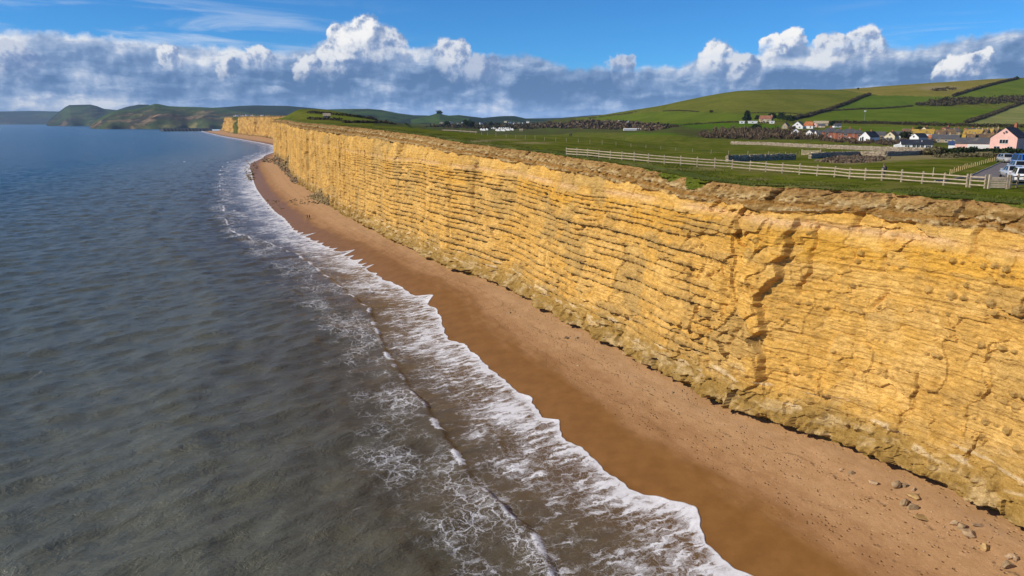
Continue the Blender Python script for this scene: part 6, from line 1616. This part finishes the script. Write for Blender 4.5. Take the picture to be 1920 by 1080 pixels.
def person(label, loc, rz, jacket, trousers, hair, pose='stand', h=1.75, group=None, head_down=0.0):
    t = empty('person', loc, rz)                                     # looks along local -y
    st = 0.24 if pose == 'walk' else 0.0
    J = [((0, 0, 0.95), (0.155, 0.115)), ((0, 0, 1.14), (0.145, 0.105)), ((0, -0.01, 1.34), (0.185, 0.125)), ((0, -0.01, 1.46), (0.075, 0.07)), ((0, -0.02 - head_down * 0.4, 1.53), (0.058, 0.060)),
         ((0, -0.03 - head_down * 0.7, 1.62), (0.078, 0.095)), ((0, -0.02 - head_down, 1.71), (0.072, 0.090))]
    E_ = [(0, 1), (1, 2), (2, 3), (3, 4), (4, 5), (5, 6)]
    def add(p, r, par): J.append((p, r)); E_.append((par, len(J) - 1)); return len(J) - 1
    for sx, ph in ((-1, 1), (1, -1)):
        hip = add((sx * 0.10, 0, 0.88), 0.098, 0)
        kn = add((sx * 0.105, -st * ph * 0.55 - 0.02, 0.50), 0.066, hip)
        an = add((sx * 0.11, -st * ph + 0.02 + (0.05 if ph < 0 and st else 0), 0.10), 0.044, kn)
        fo = add((sx * 0.115, -st * ph - 0.14, 0.045), 0.040, an)
        shd = add((sx * 0.19, -0.01, 1.39), 0.070, 2)
        if pose == 'hold':
            el = add((sx * 0.25, -0.02, 1.12), 0.050, shd); wr = add((sx * 0.10, -0.24, 1.17), 0.032, el)
            pal = add((sx * 0.075, -0.29, 1.18), 0.030, wr)
            fd = Vector((-sx * 0.35, -0.9, -0.1)).normalized(); sd = Vector((0, 0, 1))
        else:
            sw = -st * ph * 0.7
            el = add((sx * 0.245, 0.02 - sw * 0.4, 1.12), 0.048, shd); wr = add((sx * 0.25, -0.05 - sw, 0.88), 0.032, el)
            pal = add((sx * 0.25, -0.07 - sw, 0.81), 0.032, wr)
            fd = Vector((0, -0.25, -1)).normalized(); sd = Vector((0, 1, 0))
        pv = Vector(J[pal][0])
        for k, ln in enumerate((0.072, 0.082, 0.076, 0.060)):
            a_ = pv + sd * ((k - 1.5) * 0.019) + fd * 0.035; b_ = a_ + fd * ln * 0.5; c_ = b_ + (fd * 0.7 + Vector((0, -0.3, -0.25))).normalized() * ln * 0.5
            q = add(tuple(a_), 0.009, pal); q = add(tuple(b_), 0.008, q); add(tuple(c_), 0.007, q)
        th = pv - sd * 0.03 + fd * 0.012; q = add(tuple(th), 0.010, pal); add(tuple(th - sd * 0.022 + fd * 0.03), 0.008, q)
    sc = h / 1.79
    m = clothes_mat('clothes_' + str(len(bpy.data.materials)), (0.02, 0.02, 0.022), trousers, jacket, (0.46, 0.27, 0.19))
    b = skin_body('body', J, E_, m, t, 1)
    b.scale = (sc, sc, sc)
    hd = -0.02 - head_down
    v, f = ico(2); v = v * np.array([0.088, 0.108, 0.105]) + np.array([0, hd + 0.022, 1.725]); v[:, 2] = np.where(v[:, 1] < hd - 0.05, np.maximum(v[:, 2], 1.735), v[:, 2])
    ho = new_obj('hair', mesh_np('hair', v, f, True), simple('hair_' + str(hair[0]), hair, 0.8, 0.2, 20), t); ho.scale = (sc, sc, sc)
    # face: eyes, nose, mouth, ears
    fy = -0.03 - head_down * 0.75
    nb = MB(); nb.raw([(-0.016, fy - 0.085, 1.60), (0.016, fy - 0.085, 1.60), (0, fy - 0.115, 1.605), (0, fy - 0.088, 1.65)], [(0, 1, 2), (0, 2, 3), (1, 3, 2), (0, 3, 1)]); nb.build('nose', SKIN, t, True).scale = (sc, sc, sc)
    for sx in (-1, 1):
        MB().tube([(sx * 0.030, fy - 0.078, 1.645), (sx * 0.030, fy - 0.090, 1.645)], [0.012, 0.008], 6).build('eye', TRIM, t).scale = (sc, sc, sc)
        MB().tube([(sx * 0.074, fy + 0.01, 1.63), (sx * 0.092, fy + 0.015, 1.632)], [0.028, 0.02], 7).build('ear', SKIN, t).scale = (sc, sc, sc)
    MB().box(-0.022, 0.022, fy - 0.092, fy - 0.082, 1.572, 1.578).build('mouth', simple('lips', (0.30, 0.12, 0.10), 0.6), t).scale = (sc, sc, sc)
    prop(t, label, 'person', group); return t
def ico(sub):
    bm = bmesh.new(); bmesh.ops.create_icosphere(bm, subdivisions=sub, radius=1.0)
    v = np.array([tuple(q.co) for q in bm.verts]); f = np.array([[q.index for q in p.verts] for p in bm.faces]); bm.free()
    return v, f
pl = hit(1655, 336.5)
person('person in dark clothes standing behind the rail fence holding something', pl, math.radians(-62), (0.035, 0.035, 0.045), (0.018, 0.022, 0.035), (0.16, 0.12, 0.09), 'hold', 1.76, head_down=0.05)
# small rucksack on the back and the black box held in the hands
fwd = Vector((math.sin(math.radians(-62)), -math.cos(math.radians(-62)), 0)); back = -fwd
t = empty('rucksack', pl + back * 0.21 + Vector((0, 0, 1.02)), math.radians(-62))
MB().box(-0.16, 0.16, -0.05, 0.13, 0.0, 0.44).build('bag', simple('rucksack_cloth', (0.014, 0.022, 0.034), 0.8), t, bevel=0.05)
MB().box(-0.12, 0.12, 0.13, 0.19, 0.04, 0.22).build('pocket', simple('rucksack_cloth', (0.014, 0.022, 0.034), 0.8), t, bevel=0.03)
prop(t, 'dark rucksack on the back of the person by the fence', 'rucksack')
t = MB().box(-0.11, 0.11, -0.05, 0.05, -0.03, 0.03).build('handset', simple('handset_grey', (0.22, 0.21, 0.21), 0.5), bevel=0.015)
t.location = pl + fwd * 0.32 + Vector((0, 0, 1.17)); t.rotation_euler = (0.4, 0, math.radians(-62)); prop(t, 'grey handset held by the person by the fence', 'handset')
def sand_at(u, v):
    z = 1.5
    for _ in range(12):
        p = on_z(u, v, z); s, n = to_sn(p[0], p[1]); z = float(beach_z(s, n))
    return Vector((p[0], p[1], z))
person('left-hand walker in dark clothes on the beach', sand_at(576.5, 411), math.radians(160), (0.02, 0.022, 0.035), (0.03, 0.03, 0.04), (0.05, 0.04, 0.03), 'walk', 1.72, 'walkers on the beach')
person('right-hand walker in black with pale shoes on the beach', sand_at(580.5, 411.5), math.radians(170), (0.012, 0.012, 0.016), (0.05, 0.045, 0.05), (0.09, 0.06, 0.04), 'walk', 1.78, 'walkers on the beach')
for k, (u, v, lab, jk) in enumerate([(1068.5, 257, 'left-hand walker in black on the clifftop field', (0.012, 0.014, 0.016)), (1071.5, 256.6, 'right-hand walker in dark green on the clifftop field', (0.02, 0.028, 0.024))]):
    person(lab, hit(u, v), math.radians(150 + 20 * k), jk, (0.018, 0.02, 0.026), (0.06, 0.045, 0.03), 'walk', 1.7 + 0.08 * k, 'walkers on the clifftop')
def dog():
    t = empty('dog', hit(1171, 260.5), math.radians(70))
    J = [((0, 0.25, 0.52), (0.095, 0.11)), ((0, 0.02, 0.50), (0.10, 0.12)), ((0, -0.22, 0.52), (0.115, 0.15)), ((0, -0.38, 0.63), 0.085), ((0, -0.50, 0.70), 0.085), ((0, -0.60, 0.69), 0.055), ((0, -0.70, 0.66), 0.04),
         ((0, 0.40, 0.55), 0.03), ((0, 0.62, 0.64), 0.018)]
    E_ = [(0, 1), (1, 2), (2, 3), (3, 4), (4, 5), (5, 6), (0, 7), (7, 8)]
    def add(p, r, par): J.append((p, r)); E_.append((par, len(J) - 1)); return len(J) - 1
    for sx in (-1, 1):
        o = 0.05 * sx
        a = add((sx * 0.10, -0.24 + o, 0.38), 0.055, 2); a = add((sx * 0.10, -0.22 + o, 0.20), 0.034, a); a = add((sx * 0.10, -0.24 + o, 0.04), 0.028, a); add((sx * 0.10, -0.29 + o, 0.025), 0.026, a)
        a = add((sx * 0.10, 0.22 - o, 0.36), 0.065, 0); a = add((sx * 0.10, 0.17 - o, 0.28), 0.045, a); a = add((sx * 0.10, 0.30 - o, 0.17), 0.028, a); a = add((sx * 0.10, 0.28 - o, 0.04), 0.025, a); add((sx * 0.10, 0.23 - o, 0.025), 0.025, a)
        e = add((sx * 0.065, -0.48, 0.775), 0.028, 4); add((sx * 0.095, -0.50, 0.70), 0.018, e)
    skin_body('body', J, E_, simple('black_fur', (0.010, 0.010, 0.010), 0.7, 0.3, 20), t, 1)
    prop(t, 'black dog on the clifftop field right of the walkers', 'dog')
dog()

# ================================================================== ROCKS ON THE BEACH
ROCK = simple('beach_rock', (0.42, 0.29, 0.165), 0.9, 0.35, 2.5, bump=0.03); ROCK_G = simple('beach_rock_grey', (0.31, 0.215, 0.115), 0.9, 0.35, 2.5, bump=0.03); ROCK_Y = simple('beach_rock_yellow', (0.46, 0.30, 0.12), 0.9, 0.3, 2.5, bump=0.03)
_iv, _if = ico(3)
def rock_mesh(seed, sx, sy, sz):
    v = _iv.copy(); rg = np.random.default_rng(seed)
    for _ in range(9):                                              # knock flat faces off
        d = rg.normal(size=3); d /= np.linalg.norm(d); k = v @ d; lim = rg.uniform(0.42, 0.75)
        v = v - np.outer(np.maximum(k - lim, 0), d)
    v = v * (1 + 0.10 * perlin(v[:, 0] * 2.2 + seed, v[:, 1] * 2.2 + v[:, 2] * 1.3, 700 + seed % 50)[:, None])
    return mesh_np('rock', v * np.array([sx, sy, sz]), _if, False)
ROCKS = [  # pixel, length m, height m, material, label
    (1578, 881, .50, .28, ROCK, 'small pale stone left end of the rock line below the cliff'), (1597, 888, .85, .45, ROCK_G, 'grey rock with a dark lower side left end of the rock line'),
    (1637, 906, 1.0, .40, ROCK, 'flat oval pale rock alone between two clusters'), (1680, 911, 1.15, .60, ROCK_G, 'rounded grey rock touching the sand above the angular block'), (1697, 912, .6, .35, ROCK_G, 'smaller grey rock against the right of the rounded one'),
    (1713, 919, .7, .28, ROCK, 'little flat rock above the long yellow slab'), (1712, 932, 1.75, .50, ROCK_Y, 'long pale yellow slab lying on the sand'), (1693, 944, .95, .55, ROCK_G, 'left rock of the dark pair under the yellow slab'),
    (1709, 953, 1.1, .55, ROCK_G, 'right rock of the dark pair under the yellow slab'), (1728, 971, 1.7, .25, ROCK_Y, 'low mossy slab half buried below the dark pair'), (1790, 984, .85, .62, ROCK, 'pale upright boulder right of the buried slab'),
    (1803, 989, .9, .5, ROCK_G, 'dark rock leaning on the pale upright boulder'), (1817, 1002, 1.2, .48, ROCK, 'oblong pale rock below the upright boulder'), (1831, 985, 1.15, .25, ROCK, 'flat rock half sunk in sand near the cliff foot'),
    (1843, 1028, .9, .62, ROCK_Y, 'triangular yellow rock with a sharp shadow'), (1893, 1047, .8, .55, ROCK, 'pale rock at the top of the corner group'), (1905, 1050, .6, .5, ROCK, 'round pale rock beside the corner group top'), (1890, 1062, 1.15, .5, ROCK_G, 'grey slab at the bottom right corner'),
    (1062, 634, 1.3, .42, ROCK_G, 'dark tilted slab on the middle of the beach'), (1081, 634, .9, .40, ROCK_G, 'broken dark rock right of the tilted slab'), (956, 587, .6, .30, ROCK, 'small pale stone on the beach above the tilted slab'), (1084, 686, .45, .25, ROCK, 'small pale stone below the tilted slab'), (1260, 737, .5, .3, ROCK_G, 'lone small grey stone on the smooth sand'), (938, 575, .35, .2, ROCK, 'tiny pale stone upper middle of the beach')]
for k, (u, v, L, H, m, lab) in enumerate(ROCKS):
    p = sand_at(u, v)
    o = new_obj('rock', rock_mesh(900 + k * 3, L * 0.5, L * (0.30 + 0.12 * ((k * 7) % 5) / 4), H * 0.62), m)
    o.location = p + Vector((0, 0, H * 0.22)); o.rotation_euler = (random.uniform(-.2, .2), random.uniform(-.25, .25), random.uniform(-0.6, 0.9))
    prop(o, lab, 'rock', 'rocks on the beach')
def stones(name, label, spots, mat, seed=3):
    """many stones in one heap or spread; spots: (x, y, z, size)"""
    v0, f0 = ico(1); rg = np.random.default_rng(seed); V = []; Fc = []; b = 0
    for (x, y, z, r) in spots:
        q = v0 * (1 + 0.28 * rg.normal(size=(len(v0), 1))) * np.array([1, rg.uniform(.6, 1), rg.uniform(.45, .9)]) * r
        a = rg.uniform(0, 6.28); q = q @ np.array([[math.cos(a), -math.sin(a), 0], [math.sin(a), math.cos(a), 0], [0, 0, 1]])
        V.append(q + np.array([x, y, z])); Fc.append(f0 + b); b += len(v0)
    o = new_obj(name, mesh_np(name, np.concatenate(V), np.concatenate(Fc), False), mat); prop(o, label, 'stones', kind='stuff'); return o
def spread(u0, u1, v0, v1, n, r0, r1, poly=None, lift=0.25):
    out = []
    while len(out) < n:
        u = RNG.uniform(u0, u1); v = RNG.uniform(v0, v1)
        if poly and not poly_in(np.array([u]), np.array([v]), poly)[0]: continue
        p = sand_at(u, v); r = r0 + (r1 - r0) * RNG.random() ** 3; out.append((p.x, p.y, p.z + r * lift, r))
    return out
def pile(u, v, w, hgt, n, r0, r1, back=3.0):
    """a heap leaning on the foot of the cliff"""
    p = sand_at(u, v); s0, n0 = to_sn(p.x, p.y); out = []
    for _ in range(n):
        a = RNG.normal() * w * 0.42; f = RNG.random() ** 0.8
        s = s0 + a; nb = float(base_n(s)); nn = n0 + (nb + 1.0 - n0) * f
        X = xy(s, nn); g = float(beach_z(s, nn)); r = r0 + (r1 - r0) * RNG.random() ** 2.5
        out.append((X[0], X[1], g + hgt * f ** 1.3 * math.exp(-(a / (w * 0.6)) ** 2) * RNG.uniform(0.6, 1.0), r))
    return out
FALL = simple('fallen_sandstone', (0.22, 0.155, 0.065), 0.95, 0.45, 1.0, bump=0.05); FALL_G = simple('fallen_grey_rock', (0.20, 0.145, 0.08), 0.95, 0.4, 1.0, bump=0.05)
stones('rockfall', 'brown rockfall heap fanning from the cliff foot above the walkers', pile(598, 378, 26, 6.5, 900, 0.25, 1.0), FALL, 5)
stones('rockfall', 'spread of loose brown stones below the rockfall heap', spread(540, 605, 368, 386, 90, 0.15, 0.6, [(540, 378), (565, 366), (600, 372), (605, 382), (580, 384), (552, 385)]), FALL, 6)
stones('rockfall', 'grey boulder field at the foot of the far headland', spread(490, 560, 292, 345, 420, 0.3, 1.6, [(488, 296), (510, 290), (530, 300), (548, 322), (560, 345), (552, 346), (534, 325), (515, 306), (492, 304)]), FALL_G, 7)
stones('rockfall', 'brown slide of rock against the far headland foot', pile(540, 316, 70, 9, 500, 0.5, 2.0), FALL, 8)
stones('shore_rocks', 'wet brown rocks awash at the water edge below the headland', spread(458, 485, 298, 345, 260, 0.2, 0.9, [(459, 302), (474, 300), (484, 312), (478, 335), (466, 344), (456, 335)]), FALL_G, 9)
stones('shore_rocks', 'dark stones in the swash left of the walkers', spread(500, 532, 375, 392, 60, 0.12, 0.5), FALL_G, 10)
stones('pebbles', 'pale and dark pebbles scattered over the dry sand', [q for q in spread(900, 1915, 545, 1075, 520, 0.02, 0.085, [(905, 545), (1000, 585), (1100, 640), (1250, 720), (1450, 815), (1600, 860), (1760, 945), (1915, 1020), (1915, 1075), (1700, 1030), (1500, 930), (1300, 810), (1150, 720), (1000, 620)])], simple('pebble', (0.40, 0.28, 0.17), 0.8, 0.5, 1.5), 12)

# ================================================================== HAZE
m, N, out = material('sea_haze')
pv = N.n('ShaderNodeVolumePrincipled')
pv.inputs['Color'].default_value = (0.48, 0.70, 1.0, 1)
pv.inputs['Density'].default_value = 3.6e-5
pv.inputs['Anisotropy'].default_value = 0.0
N.t.links.new(pv.outputs[0], out.inputs['Volume'])
hz = MB().box(-26500, 26500, -26500, 26500, -4.0, 330).build('haze', m)
prop(hz, 'thin blue sea haze', kind='stuff')
